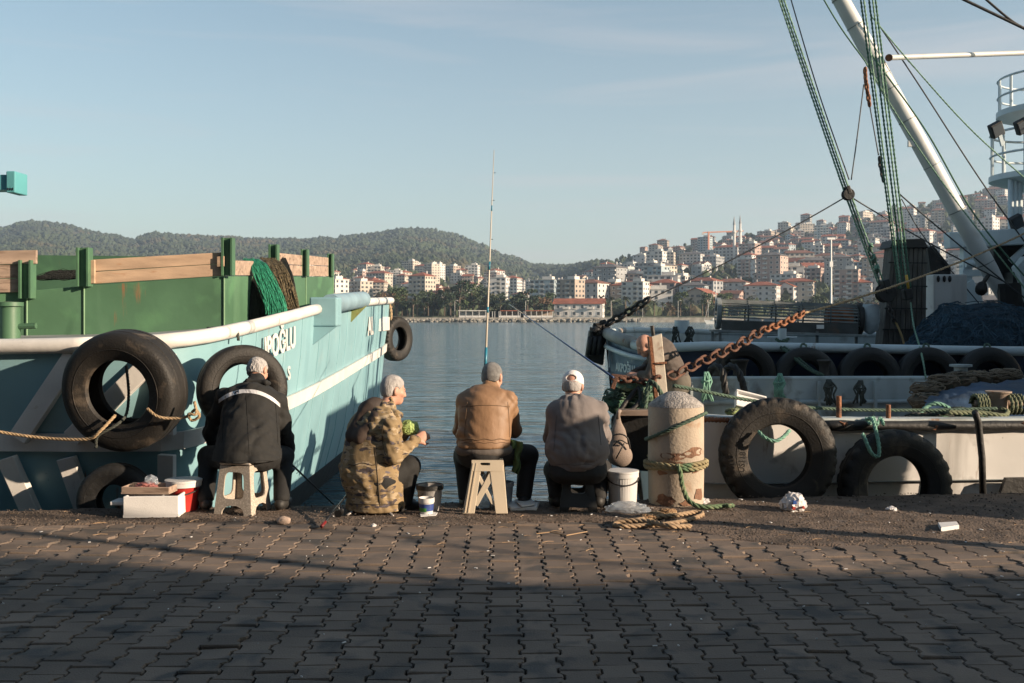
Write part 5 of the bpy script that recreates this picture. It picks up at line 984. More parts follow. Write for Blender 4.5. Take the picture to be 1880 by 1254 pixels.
def hand_prims(w, d, n, s=1.0, curl=.5, thumb=1):
    """palm from wrist w along d, back of the hand facing n, five fingers bending away from n"""
    w, d, n = A(w), A(d)/np.linalg.norm(A(d)), A(n); n = n-d*(n@d); n /= np.linalg.norm(n); sd = np.cross(d, n)*thumb; out = [('c', w-d*.02, w+d*.05*s, .026*s, .032*s, .03, n, .55), ('c', w+d*.02+sd*.012, w+d*.085*s+sd*.016, .024, .028, .02, n, .5), ('c', w+d*.02-sd*.014, w+d*.08*s-sd*.02, .022, .024, .02, n, .5)]
    for k, (o, L) in enumerate(((.031, .068), (.010, .076), (-.011, .070), (-.031, .055))):
        a = w+d*(.088-.006*abs(k-1))*s+sd*o*s; d1 = d*math.cos(curl*.7)-n*math.sin(curl*.7); b = a+d1*L*.5*s; d2 = d*math.cos(curl*2.0)-n*math.sin(curl*2.0); c = b+d2*L*.5*s; out += [('c', a-d*.01, b, .0095*s, .0088*s, .006), ('c', b, c, .0088*s, .0075*s, .006)]
    a = w+d*.025*s+sd*.030*s; b = a+(d*.6+sd*.7-n*.25)*.045*s; c = b+(d*.9+sd*.1-n*.35)*.034*s; return out+[('c', a, b, .014*s, .011*s, .015), ('c', b, c, .011*s, .009*s, .006)]
def person(label, J, face, jm, tm, hair=None, hair_kind='short', width=1.0, hem=None, shoes=True, jfold=.006, coat=False, sleeve=1.0, bare=None, hands=None, scale=1.0, up=(0, 0, 1), belly=0, fdir=(1, 1, 1.6)):
    J = {k: A(v) for k, v in J.items()}; base = Vector(((J['anL']+J['anR'])/2).tolist()); base.z = min(J['anL'][2], J['anR'][2])-.08
    t = thing('person', label, 'person', base); f, u, r = frame(face, up); hp, e = head_prims(J['head'], f, u, r)
    pel, ch, nk = J['pelvis'], J['chest'], J['neck']; side = J['shR']-J['shL']; side = side/np.linalg.norm(side); sp = ch-pel; dep = np.cross(side, sp/np.linalg.norm(sp)); W = width
    torso = lambda g: [('c', pel, ch, .165*W+g, .185*W+g, .04, dep, .72), ('c', J['shL']*.75+J['shR']*.25, J['shR']*.75+J['shL']*.25, .085+g, .085+g, .06), ('c', J['shL'], J['shR'], .06+g, .06+g, .05), ('c', ch, nk, .10+g, .060+g, .045, dep, .8)]
    legs = lambda g: sum([[('c', J['hip'+s], J['kn'+s], .092+g, .066+g, .04), ('c', J['kn'+s], J['an'+s], .062+g, .043+g, .03)] for s in 'LR'], [])
    arms = lambda g, upto=1.0: sum([[('c', J['sh'+s], J['el'+s], .056+g, .044+g, .04), ('c', J['el'+s], J['el'+s]+(J['wr'+s]-J['el'+s])*upto, .043+g, .030+g, .02)] for s in 'LR'], [])
    hands = hands or {}; hb = []
    for s in 'LR':
        d = J['wr'+s]-J['el'+s]; hh = hands.get(s, (d, (0, -.3, 1), .6, 1 if s == 'L' else -1)); hb += hand_prims(J['wr'+s], hh[0], hh[1], 1.0, hh[2], hh[3])
    body = torso(-.025)+legs(-.016)+arms(-.012)+[('c', nk, J['head']-u*.045-f*.012, .056, .052, .03)]+hp+hb
    sdf_mesh('body', body, SKIN, t, .0085)
    hd = [('c', pel+(pel-ch)*.0, ch, .178*W, .198*W, .05, dep, .74)]+torso(.012)[1:]+[(*x_[:5], .022) for x_ in arms(.016, .97 if not bare else 1)]
    if belly: hd.append(('e', (pel*.7+ch*.3), (.22*W, .19, .16), None, .08))
    cuts = []
    if bare: hd = [x for x in hd]
    if coat: hd += coat
    if hem is not None: cuts = [((pel+ch)/2*0+A(hem[0]), hem[1])]
    sv = [(J['wr'+s]-(J['wr'+s]-J['el'+s])*(1-sleeve) if sleeve < 1 else None) for s in 'LR']
    if bare:
        hd = [('c', pel, ch, .178*W, .198*W, .05, dep, .74)]+torso(.012)[1:]+sum([[('c', J['sh'+s], J['el'+s], .068, .058, .04)]+([('c', J['el'+s], J['el'+s]+(J['wr'+s]-J['el'+s])*bare, .057, .046, .02)] if bare > .05 else []) for s in 'LR'], [])+([('e', (pel*.7+ch*.3), (.23*W, .20, .17), None, .08)] if belly else [])
    up_t = (ch-pel)/np.linalg.norm(ch-pel); hdw = hd+[('c', nk-up_t*.02, nk+up_t*.028, .078, .066, .03)]
    jk = sdf_mesh('jacket', hdw, jm, t, .0095, jfold, fdir=fdir, seed=len(label), cuts=cuts, carve=[('c', nk+up_t*.03, nk+up_t*.10, .054, .056, .01)])
    tr = [('c', J['hipL'], J['hipR'], .118, .118, .06), ('c', pel, pel+(ch-pel)*.35, .165*W, .15*W, .05, dep, .75)]+legs(.022)
    sdf_mesh('trousers', tr, tm, t, .011, .005, seed=3+len(label), cuts=[(s_, n_) for s_, n_ in ((J['anL']-A((0, 0, .02)), (0, 0, -1)),)] if shoes else [])
    if shoes:
        for s in 'LR':
            a = J['an'+s]; to = J['to'+s]; d = (to-a); d[2] = 0; d = d/np.linalg.norm(d); z = a[2]-.085
            sdf_mesh('shoe', [('c', A((a[0], a[1], z+.045))-d*.045, A((a[0], a[1], z+.042))+d*.06, .044, .046, .03), ('c', A((a[0], a[1], z+.04))+d*.06, A((a[0], a[1], z+.036))+d*.165, .046, .036, .03), ('c', a-A((0, 0, .02)), A((a[0], a[1], z+.05)), .045, .045, .03)], M_shoe, t, .009, cuts=[((0, 0, z+.002), (0, 0, -1))])
    c = J['head']
    if hair:
        Rm = np.stack([r, f, u], 1); hpz = [('e', c-f*.012+u*.036, (.083, .100, .090), Rm, .02), ('e', c-f*.045-u*.01, (.074, .062, .075), Rm, .03)]; cut = [(c+f*.062+u*.045, f*1.0-u*.55), (c-u*.062, -u), (c+f*.01-u*.0, f*.9-u*.9)]
        if hair_kind == 'fringe': cut = [(c+u*.050, u), (c+f*.02, f), (c-u*.055, -u)]
        if hair_kind == 'cap': cut = cut+[(c+u*.010, u)]
        if hair_kind == 'thin': hpz = [('e', c-f*.012+u*.034, (.080, .097, .086), Rm, .02), ('e', c-f*.045-u*.01, (.073, .060, .072), Rm, .03)]; cut = [(c-u*.06, -u), (c+f*.03+u*.02, f*.9-u*.5)]
        sdf_mesh('hair', hpz, hair, t, .0045, .0045, 6.5, fdir=(1, 1, .35), cuts=cut, seed=5, carve=[('e', A(e(s_*.082, -.006, -.012, (1, 1, 1), 0)[1]), (.020, .030, .040), Rm, .006) for s_ in (-1, 1)]+([('e', c+u*.115-f*.01, (.055, .06, .045), Rm, .02)] if hair_kind == 'thin' else []))
    for s_ in (-1, 1): MB().ball(Vector(e(s_*.030, .080, .0, (1, 1, 1), 0)[1].tolist()), .010, 8, 6).build('eye', M_eye, t, sm=True); MB().tube([Vector(e(s_*x_, .089-.004*abs(x_-.03)/.02, .019, (1, 1, 1), 0)[1].tolist()) for x_ in (.014, .03, .048)], .0045, 5).build('eyebrow', hair or M_hair, t, sm=True)
    return t, e, (f, u, r)
# ---- man in black jacket, bent forward on the wicker stool
M_bjk = mat('black_jacket_cloth', (.0085, .0085, .008), .85, .3, 8, .45, 7, bdist=.02, stretch=(1.6, 1.6, .8), dirt=(.014, .0135, .0125), damt=.42, dscale=6); M_blk = mat('black_trousers', (.007, .007, .007), .85, .3, 8, .45, 7, bdist=.02, stretch=(1.6, 1.6, .8)); M_dark = mat('charcoal_trousers', (.014, .0135, .0135), .85, .3, 8, .45, 7, bdist=.02, stretch=(1.6, 1.6, .8))
Jm = dict(pelvis=P(450, 828, 7.98), chest=P(462, 745, 8.28), neck=P(470, 702, 8.42), head=P(473, 681, 8.52), shL=P(412, 730, 8.30), elL=P(385, 795, 8.42), wrL=P(398, 832, 8.55), shR=P(512, 738, 8.30), elR=P(526, 800, 8.35), wrR=P(530, 846, 8.42), hipL=P(428, 838, 8.02), hipR=P(480, 838, 8.02), knL=P(383, 838, 8.32), knR=P(520, 838, 8.32), anL=P(378, 915, 8.00), anR=P(517, 915, 8.02), toL=P(372, 915, 8.2), toR=P(530, 915, 8.2))
pz, ch_ = A(Jm['pelvis']), A(Jm['chest'])
p1, _, _ = person('man in black jacket with grey shoulder stripe, bent forward on the wicker stool', Jm, (.25, .75, -.55), M_bjk, M_blk, M_hair, 'thin', 1.12, hem=(P(450, 851, 7.8), (0, .0, -1)), coat=[('c', pz+A((0, -.02, -.22)), ch_+A((0, -.02, -.02)), .295, .215, .05, (0, 1, .35), .62)], up=(0, .5, .8), jfold=.011, fdir=(1.5, 1, .7))
st = []
for i in range(25): k = i/24; px = 402+k*112; py = 712+9*(2*k-1)**2*1.0+(14 if k > .5 else 12)*abs(2*k-1)**2.2+6*k; st.append((px, py))
dg = bpy.context.evaluated_depsgraph_get(); dg.update(); jo = [c for c in p1.children if c.name.startswith('jacket')][0]
def on_surface(o, px, py, off=.004):
    org = V(0, 0, H); d = (P(px, py, 8)-org).normalized(); loc = org-wpos(o); hit, l, n, i = o.ray_cast(loc, d); return (l+wpos(o)+n*off, n) if hit else (None, None)
rb = []
for px, py in st:
    a, n_ = on_surface(jo, px, py); b, _n = on_surface(jo, px, py+7)
    if a and b: rb.append([a, b])
if len(rb) > 2: loft(rb).build('reflective_stripe', mat('grey_reflective_tape', (.46, .46, .48), .4, .1, 9, .1, 60), p1)
# ---- man in camouflage coat on folding stool, turned right
def camo():
    m = mat('camouflage_cloth', (.21, .148, .076), .85, .18, 5, .45, 7, bdist=.02, stretch=(1.6, 1.6, .8)); nt = m.node_tree; N = nt.nodes; L = nt.links; b = N['Principled BSDF']; src = b.inputs['Base Color'].links[0].from_socket; tc = N.new('ShaderNodeTexCoord')
    for sc_, off, c, th in (((9, 9, 22), 0, (.31, .24, .155, 1), .55), ((8, 8, 24), 5, (.045, .035, .038, 1), .585), ((14, 14, 30), 9, (.17, .12, .06, 1), .60), ((17, 17, 34), 14, (.10, .085, .10, 1), .63)):
        mp = N.new('ShaderNodeMapping'); mp.inputs['Scale'].default_value = sc_; mp.inputs['Location'].default_value = (off, off, off); L.new(tc.outputs['Object'], mp.inputs['Vector']); no = N.new('ShaderNodeTexNoise'); no.inputs['Scale'].default_value = 1; no.inputs['Detail'].default_value = 4; L.new(mp.outputs['Vector'], no.inputs['Vector'])
        rp = N.new('ShaderNodeValToRGB'); rp.color_ramp.elements[0].position = th; rp.color_ramp.elements[1].position = th+.025; L.new(no.outputs['Fac'], rp.inputs['Fac']); mx = N.new('ShaderNodeMix'); mx.data_type = 'RGBA'; L.new(rp.outputs['Color'], mx.inputs[0]); L.new(src, mx.inputs[6]); mx.inputs[7].default_value = c; src = mx.outputs[2]
    L.new(src, b.inputs['Base Color']); return m
M_camo = camo(); M_hood = mat('brown_hood_lining', (.035, .022, .016), .75, .3, 6, .45, 7, bdist=.02, stretch=(1.6, 1.6, .8))
Jc = dict(pelvis=P(685, 880, 8.0), chest=P(692, 790, 8.05), neck=P(708, 748, 8.10), head=P(722, 716, 8.16), shL=P(672, 772, 8.20), elL=P(712, 832, 8.42), wrL=P(745, 794, 8.42), shR=P(715, 784, 7.88), elR=P(722, 840, 7.84), wrR=P(764, 808, 8.06), hipL=P(680, 885, 8.10), hipR=P(700, 885, 7.92), knL=P(735, 868, 8.40), knR=P(752, 856, 8.12), anL=P(728, 918, 8.22), anR=P(742, 922, 8.06), toL=P(750, 918, 8.3), toR=P(765, 922, 8.14))
cp, cc_ = A(Jc['pelvis']), A(Jc['chest'])
p2, e2, fr2 = person('grey-haired man in camouflage coat turned right, holding a green bundle', Jc, (.82, .50, -.16), M_camo, M_blk, M_hair, 'short', 1.12, hem=(P(690, 934, 8), (0, 0, -1)), coat=[('c', cp+A((0, 0, -.20)), cc_, .222, .20, .05, (.3, .95, 0), .85), ('c', cp+A((.03, 0, -.22)), cp+A((.02, 0, 0)), .215, .21, .05), ('c', A(P(672, 865, 8.02)), A(P(674, 792, 8.06)), .215, .165, .05)], jfold=.012, fdir=(1.5, 1.2, .9), hands={'L': ((.9, .1, .15), (-.2, -.5, .9), .5, 1), 'R': ((.75, .35, .35), (.2, -.9, .3), .8, 1)}, up=(0, 0, 1))
hb_ = [('c', A(P(690, 752, 8.02)), A(P(650, 800, 7.96)), .105, .075, .04, (.55, -.8, .3), .5), ('c', A(P(676, 754, 8.06)), A(P(658, 798, 7.94)), .085, .065, .04), ('c', A(P(690, 768, 7.93)), A(P(662, 805, 7.88)), .06, .04, .06)]
sdf_mesh('hood', hb_, M_hood, p2, .009, .006, seed=4)
col_ = [('c', A(P(694, 738, 8.08)), A(P(728, 760, 7.98)), .030, .028, .02), ('c', A(P(728, 760, 7.98)), A(P(735, 762, 8.12)), .028, .026, .02)]; sdf_mesh('collar', col_, M_camo, p2, .008, .003)
MB().lathe([(.066, -.014), (.066, .014)], 16, P(748, 888, 8.09), (P(752, 856, 8.12)-P(742, 922, 8.06)).normalized()).build('reflective_band', mat('grey_reflective_tape', (.46, .46, .48)), p2)
# ---- man in tan jacket
M_tan = mat('tan_jacket_cloth', (.215, .122, .064), .6, .14, 3, .45, 7, bdist=.02, stretch=(1.6, 1.6, .8), dirt=(.185, .103, .053), damt=.42, dscale=5); M_gry = mat('grey_trousers', (.11, .095, .085), .8, .2, 5, .45, 7, bdist=.02, stretch=(1.6, 1.6, .8))
Jt = dict(pelvis=P(887, 824, 8.03), chest=P(891, 755, 8.10), neck=P(899, 716, 8.19), head=P(904, 693, 8.27), shL=P(854, 737, 8.12), elL=P(846, 790, 8.28), wrL=P(878, 800, 8.50), shR=P(933, 737, 8.12), elR=P(944, 790, 8.26), wrR=P(908, 800, 8.50), hipL=P(866, 830, 8.10), hipR=P(912, 830, 8.10), knL=P(852, 838, 8.38), knR=P(969, 836, 8.36), anL=P(856, 912, 8.18), anR=P(962, 908, 8.22), toL=P(850, 912, 8.4), toR=P(968, 908, 8.42))
p3, e3, _ = person('man in tan jacket on the cream stool, seen from behind', Jt, (.30, .85, -.38), M_tan, M_dark, M_hair3, 'short', 1.08, hem=(P(890, 822, 8), (0, 0, -1)), coat=[('c', A(P(888, 818, 8.04)), A(P(891, 765, 8.09)), .205, .205, .05, (0, 1, 0), .70)], jfold=.011, fdir=(1.2, 1, 1), up=(0, .25, 1))
sdf_mesh('seat_of_trousers', [('e', A(P(888, 825, 8.06)), (.235, .17, .085), None, .05)], M_gry, p3, .01, .003)
# ---- man in grey sweater with white cap
M_swt = mat('grey_sweater_knit', (.155, .135, .13), .9, .12, 4, .45, 7, bdist=.02, stretch=(1.6, 1.6, .8), dirt=(.135, .115, .11), damt=.4, dscale=6)
Jg = dict(pelvis=P(1060, 846, 8.02), chest=P(1058, 775, 8.06), neck=P(1054, 737, 8.14), head=P(1052, 709, 8.20), shL=P(1020, 756, 8.08), elL=P(1010, 804, 8.24), wrL=P(1045, 822, 8.44), shR=P(1099, 754, 8.08), elR=P(1109, 804, 8.22), wrR=P(1072, 822, 8.44), hipL=P(1035, 860, 8.06), hipR=P(1086, 860, 8.06), knL=P(1018, 862, 8.38), knR=P(1104, 862, 8.36), anL=P(1022, 910, 8.16), anR=P(1100, 910, 8.16), toL=P(1012, 910, 8.36), toR=P(1106, 910, 8.36))
p4, e4, fr4 = person('man in grey sweater and white cap, on the black stool', Jg, (.22, .9, -.32), M_swt, M_dark, M_hair, 'cap', 1.12, hem=(P(1060, 862, 8), (0, 0, -1)), coat=[('c', A(P(1060, 845, 8.03)), A(P(1059, 785, 8.06)), .222, .212, .05, (0, 1, 0), .74)], jfold=.0085, fdir=(.7, 1, 1.5), belly=1, bare=.55, up=(0, .2, 1))
sdf_mesh('seat_of_trousers', [('c', A(P(1036, 866, 8.0)), A(P(1086, 866, 8.0)), .125, .125, .05, (0, 0, 1), .8)], M_dark, p4, .01, .004)
f, u, r = fr4; c = A(Jg['head']); Rm = np.stack([r, f, u], 1); M_cap = mat('white_cap_cloth', (.66, .63, .62), .8, .08, 9, .3, 90)
sdf_mesh('cap', [('e', c-f*.008+u*.044, (.089, .104, .088), Rm, .02)], M_cap, p4, .006, cuts=[(c+u*.014, -u)], carve=[('e', c-f*.105+u*.044, (.040, .045, .024), Rm, .006)])
MB().lathe([(.090, -.008), (.091, .010)], 24, Vector((c-f*.006+u*.016).tolist()), u.tolist()).build('cap_band', M_cap, p4, sm=True)
sdf_mesh('cap_peak', [('c', c+f*.09+u*.024, c+f*.150+u*.006, .070, .055, .02, u, .12)], M_cap, p4, .006)
# ---- bald man bending on the boat
M_olv = mat('brown_grey_sweater', (.075, .06, .052), .9, .15, 4, .45, 7, bdist=.02, stretch=(1.6, 1.6, .8)); M_cord = mat('olive_corduroy', (.10, .088, .07), .9, .2, 4, .45, 7, bdist=.02, stretch=(1.6, 1.6, .8))
Jb = dict(pelvis=P(1244, 696, 11.4), chest=P(1216, 650, 11.3), neck=P(1199, 641, 11.25), head=P(1184, 634, 11.2), shL=P(1205, 650, 11.5), elL=P(1186, 676, 11.5), wrL=P(1166, 684, 11.3), shR=P(1206, 654, 11.06), elR=P(1193, 690, 11.0), wrR=P(1176, 688, 11.15), hipL=P(1246, 702, 11.5), hipR=P(1244, 702, 11.3), knL=P(1238, 752, 11.5), knR=P(1236, 752, 11.28), anL=P(1246, 806, 11.5), anR=P(1244, 806, 11.28), toL=P(1210, 806, 11.4), toR=P(1208, 806, 11.2))
p5, e5, _ = person('bald man in brown sweater bending over on the white boat', Jb, (-.80, -.18, -.55), M_olv, M_cord, None, 'fringe', 1.12, hem=(P(1250, 700, 11.4), (.85, 0, -.6)), jfold=.006, up=(-.3, 0, .9))

# seams and hems lying on the cloth
def seam(o_person, pts, r, m, name='seam'):
    jo_ = [c for c in o_person.children if c.name.startswith('jacket')][0]; out = []
    for px, py in pts:
        a_, n_ = on_surface(jo_, px, py, r*.3)
        if a_: out.append(a_)
    if len(out) > 2: MB().tube(smooth(out, .02), r, 5).build(name, m, o_person, sm=True)
dg.update(); bpy.context.view_layer.update()
M_tseam = mat('tan_seam', (.13, .075, .04), .8); M_bseam = mat('black_seam', (.005, .005, .005), .9); M_gseam = mat('grey_seam', (.09, .08, .078), .9)
seam(p3, [(848+k*4.2, 747-3*math.sin(k/21*3.14)) for k in range(22)], .003, M_tseam); seam(p3, [(842+k*4.4, 807+1.2*math.sin(k)) for k in range(22)], .004, M_tseam, 'waistband_seam'); seam(p3, [(842+k*4.4, 813+math.sin(k*1.3)) for k in range(22)], .0025, M_tseam, 'waistband_seam')
seam(p3, [(858-k*.6+.05*k*k*.3, 738+k*5) for k in range(14)], .003, M_tseam, 'armhole_seam'); seam(p3, [(932+k*.5-.02*k*k, 738+k*5) for k in range(14)], .003, M_tseam, 'armhole_seam')
seam(p1, [(452+k*.3, 722+k*6) for k in range(21)], .0025, M_bseam); seam(p1, [(412-k*.3, 738+k*5) for k in range(16)], .003, M_bseam, 'armhole_seam'); seam(p1, [(506+k*.3, 742+k*5) for k in range(16)], .003, M_bseam, 'armhole_seam'); seam(p1, [(404+k*5, 846) for k in range(23)], .003, M_bseam, 'hem_seam')
seam(p4, [(1006+k*5, 853+1.0*math.sin(k*.8)) for k in range(22)], .003, M_gseam, 'hem_rib'); seam(p4, [(1022-k*.4, 762+k*5) for k in range(14)], .003, M_gseam, 'armhole_seam'); seam(p4, [(1098+k*.5, 762+k*5) for k in range(12)], .003, M_gseam, 'armhole_seam')
M_cseam = mat('camo_seam', (.06, .045, .03), .9); seam(p2, [(688+k*.5, 820+k*5.5) for k in range(21)], .0035, M_cseam); seam(p2, [(640+k*5, 852+2*math.sin(k*.9)) for k in range(20)], .004, M_cseam, 'waist_seam'); seam(p2, [(705-1.2*k+.12*k*k, 775+k*5) for k in range(13)], .0035, M_cseam, 'armhole_seam'); seam(p2, [(640+k*5, 926) for k in range(20)], .003, M_cseam, 'hem_seam')
sdf_mesh('collar', [('c', A(P(884, 714, 8.12)), A(P(914, 716, 8.12)), .022, .022, .02), ('c', A(P(914, 716, 8.12)), A(P(922, 722, 8.22)), .022, .02, .02), ('c', A(P(884, 714, 8.12)), A(P(878, 720, 8.22)), .022, .02, .02)], M_tan, p3, .008, .003)
sdf_mesh('collar', [('c', A(P(455, 700, 8.30)), A(P(487, 702, 8.30)), .022, .022, .02), ('c', A(P(487, 702, 8.30)), A(P(494, 704, 8.40)), .022, .018, .02), ('c', A(P(455, 700, 8.30)), A(P(449, 703, 8.40)), .022, .018, .02)], M_bjk, p1, .008, .003)
sdf_mesh('collar', [('c', A(P(1034, 733, 8.08)), A(P(1074, 733, 8.08)), .024, .024, .02), ('c', A(P(1074, 733, 8.08)), A(P(1083, 740, 8.18)), .024, .02, .02), ('c', A(P(1034, 733, 8.08)), A(P(1026, 740, 8.18)), .024, .02, .02)], M_swt, p4, .008, .002)
# ================================================================ concrete bollard and its ropes
BC = V(1.376, 8.36, 0); BR = .232
M_bol = mat('worn_bollard_concrete', (.34, .285, .225), .85, .16, 4, .5, 50, dirt=(.25, .15, .085), damt=.40, dscale=5, streak=((.26, .205, .155), 3, .6))
bo = thing('bollard', 'worn cream concrete mooring bollard wound with ropes', 'bollard', BC)
MB().lathe([(BR*.97, -.02), (BR*.99, .06), (BR, .25), (BR, .80), (BR*.985, .815)], 48, BC, mod=lambda i, j, r_, h_: (r_*(1+.006*math.sin(i*1.3+j*2)), h_)).build('column', M_bol, bo, auto=35)
MB().lathe([(BR*1.0, .815), (BR*.97, .83), (BR*.68, .885), (BR*.34, .93), (0, .94)], 48, BC, mod=lambda i, j, r_, h_: (r_*(1+.008*math.sin(i*2.3+j)), h_)).build('rough_cap', mat('spalled_concrete', (.28, .26, .245), .95, .4, 22, 1.0, 60, dirt=(.13, .12, .12), damt=.42, dscale=30, bdist=.02), bo, auto=50)
g = random.Random(4); ptch = mat('bared_brown_patch', (.17, .09, .055), .95, .35, 12, .8, 50)
for an_, z, w_, h_ in ((-100, .42, .26, .085), (-60, .45, .22, .09), (-120, .06, .20, .10), (-75, .04, .16, .06), (-45, .10, .12, .13), (-95, .36, .2, .05), (-55, .3, .10, .05), (-130, .28, .12, .05)):
    n_ = 14; pts = []; 
    for k in range(n_): a_ = 2*math.pi*k/n_; rr = g.uniform(.6, 1.1); t_ = R(an_)+w_/2*rr*math.cos(a_)/BR; pts.append(BC+V(math.cos(t_)*(BR+.0025), math.sin(t_)*(BR+.0025), z+h_/2*rr*math.sin(a_)))
    c_ = BC+V(math.cos(R(an_))*(BR+.004), math.sin(R(an_))*(BR+.004), z); MB().add([c_]+pts, [(0, 1+k, 1+(k+1) % n_) for k in range(n_)]).build('bared_patch', ptch, bo)
def wind(z0, z1, turns, r, a0=-200, wob=.01): N = int(60*turns); return [BC+V((BR+r)*math.cos(R(a0)+2*math.pi*turns*k/N), (BR+r)*math.sin(R(a0)+2*math.pi*turns*k/N), z0+(z1-z0)*k/N+wob*math.sin(k*.35)) for k in range(N+1)]
rope_obj('bollard_rope', 'green rope slanting once round the upper bollard', [BC+V((BR+.016)*math.cos(R(a_)), (BR+.016)*math.sin(R(a_)), .645+.115*math.cos(R(a_+20))) for a_ in range(-210, 151, 8)], .016, M_grope)
rope_obj('bollard_rope', 'tan and green rope wound twice round the lower bollard', wind(.31, .37, 2.1, .02, -250, .006), .021, mat('mossy_hemp_rope', (.24, .20, .11), .9, .3, 6, .5, 200, dirt=(.09, .15, .08), damt=.48, dscale=5))
rope_obj('bollard_rope', 'frayed green rope tail hanging down the bollard front', [BC+V(-.03, -BR-.03, .36), BC+V(-.01, -BR-.05, .30), BC+V(.0, -BR-.045, .22), BC+V(.02, -BR-.05, .15), BC+V(.05, -BR-.06, .08), BC+V(.11, -BR-.09, .04), BC+V(.20, -BR-.10, .03), BC+V(.33, -BR-.06, .03), BC+V(.42, -BR-.04, .03), BC+V(.36, -BR-.09, .035)], .021, mat('frayed_green_rope', (.11, .17, .09), .9, .4, 14, .8, 200, dirt=(.27, .28, .17), damt=.45, dscale=14))
rope_obj('rope_coil', 'hemp rope coil lying before the bollard', [G(1132, 958, .02), G(1160, 956, .02), G(1200, 950, .02), G(1240, 946, .03), G(1278, 940, .03), G(1290, 945, .02), G(1262, 955, .02), G(1225, 962, .02), G(1180, 965, .02), G(1140, 966, .02), G(1128, 962, .02), G(1150, 956, .04), G(1192, 958, .04), G(1230, 966, .04), G(1268, 966, .02)], .020, mat('clean_hemp_rope', (.30, .21, .13), .9, .25, 30, .5, 200))
heap('frayed_hemp', 'frayed brown hemp fibres at the foot of the bollard', [G(1205, 946, .02), G(1225, 940, .02), G(1190, 950, .02)], (.07, .06, .025), 3, M_hemp, 17, 'rope', strands=46, sm_=.004, smat=mat('loose_hemp', (.28, .17, .09), .95, .3))
# ================================================================ stools
M_wick = mat('beige_wicker_plastic', (.50, .44, .37), .55, .08, 3, .1, 60, vor=(70, (.36, .31, .26)))
M_cream = mat('cream_plastic', (.55, .47, .36), .45, .06, 3, .08, 60); M_cream2 = mat('black_plastic', (.014, .014, .014), .5, .2, 5, .3, 150)
ws = thing('wicker_stool', 'beige wicker-pattern plastic stool under the man in black', 'stool', (P(446, 930, 7.96).x, 7.96, 0)); rz = Matrix.Rotation(R(-14), 3, 'Z'); o_ = Vector(ws.location); hT = .40
wf = lambda z: .165+(.128-.165)*z/hT
def S_(s, d, z, k): return o_+Matrix.Rotation(R(90*k), 3, 'Z') @ (rz @ V(s*wf(z), -d*wf(z), z))
def perim(n=40):
    out, inn = [], []
    for i in range(n):
        a_ = 2*math.pi*i/n; cx, cy = math.cos(a_), math.sin(a_); m_ = max(abs(cx), abs(cy)); out.append((cx/m_, cy/m_)); q_ = (abs(cx)**5+abs(cy)**5)**(-.2); inn.append((cx*q_, cy*q_))
    return out, inn
po, pi_ = perim()
for k in range(4):
    MB().ring([S_(x*.985, 1, .235+y*.155, k) for x, y in po], [S_(x*.60, 1, .235+y*.105, k) for x, y in pi_], Matrix.Rotation(R(90*k), 3, 'Z') @ (rz @ V(0, .012, 0))).build('side_panel', M_wick, ws)
    for s in (-1, 1): MB().prism([S_(s*.985, 1, 0, k), S_(s*.60, 1, 0, k), S_(s*.58, 1, .035, k), S_(s*.48, 1, .062, k), S_(s*.2, 1, .0795, k), S_(s*.985, 1, .0795, k)], Matrix.Rotation(R(90*k), 3, 'Z') @ (rz @ V(0, .014, 0))).build('leg', M_wick, ws)
MB().box(o_+V(0, 0, hT+.006), (.268, .268, .022), rz).build('seat', M_wick, ws, bevel=.01)
cs = thing('folding_stool', 'cream plastic folding stool with X-shaped front under the tan jacket', 'stool', (P(890, 940, 7.98).x, 7.98, 0))
def Sx(px, py, k=0): f_ = (943-py)/100; q_ = P(px, py, 7.80+.05*f_); return q_ if not k else V(q_.x, 8.32-.1*f_, q_.z*.985)
for k in (0, 1):
    d_ = V(0, .022 if not k else -.022, 0)
    MB().prism([Sx(849, 943, k), Sx(871, 943, k), Sx(883, 862, k), Sx(867, 845, k)], d_).build('leg', M_cream, cs, bevel=.003); MB().prism([Sx(910, 943, k), Sx(932, 943, k), Sx(924, 845, k), Sx(899, 862, k)], d_).build('leg', M_cream, cs, bevel=.003)
    for s in (0, 1):
        a_, b_ = ((873, 922), (907, 868)) if s == 0 else ((907, 922), (875, 868)); o2 = V(0, .004+.004*s, 0); MB().prism([Sx(a_[0]-5, a_[1]+4, k)+o2, Sx(a_[0]+4, a_[1]+8, k)+o2, Sx(b_[0]+4, b_[1], k)+o2, Sx(b_[0]-6, b_[1]-5, k)+o2], d_*.6).build('cross_brace', M_cream, cs, bevel=.002)
    MB().ring([Sx(896+x*(29 if y < 0 else 27)-1, 855+y*10, k)+V(0, -.003, 0) for x, y in po], [Sx(891+x*9, 852+y*2.6, k)+V(0, -.003, 0) for x, y in pi_], d_).build('top_panel', M_cream, cs)
    for px in (853, 859): k or MB().prism([Sx(px, 941)+V(0, -.006, 0), Sx(px+2, 941)+V(0, -.006, 0), Sx(px+17, 850)+V(0, -.006, 0), Sx(px+15, 850)+V(0, -.006, 0)], (0, .006, 0)).build('moulded_rib', M_cream, cs)
MB().box((cs.location.x+.02, 8.09, .422), (.25, .28, .02)).build('seat', M_cream, cs, bevel=.006)
ks = thing('folding_stool', 'black plastic folding stool with oval opening under the grey sweater', 'stool', (P(1061, 938, 8.0).x, 8.02, 0))
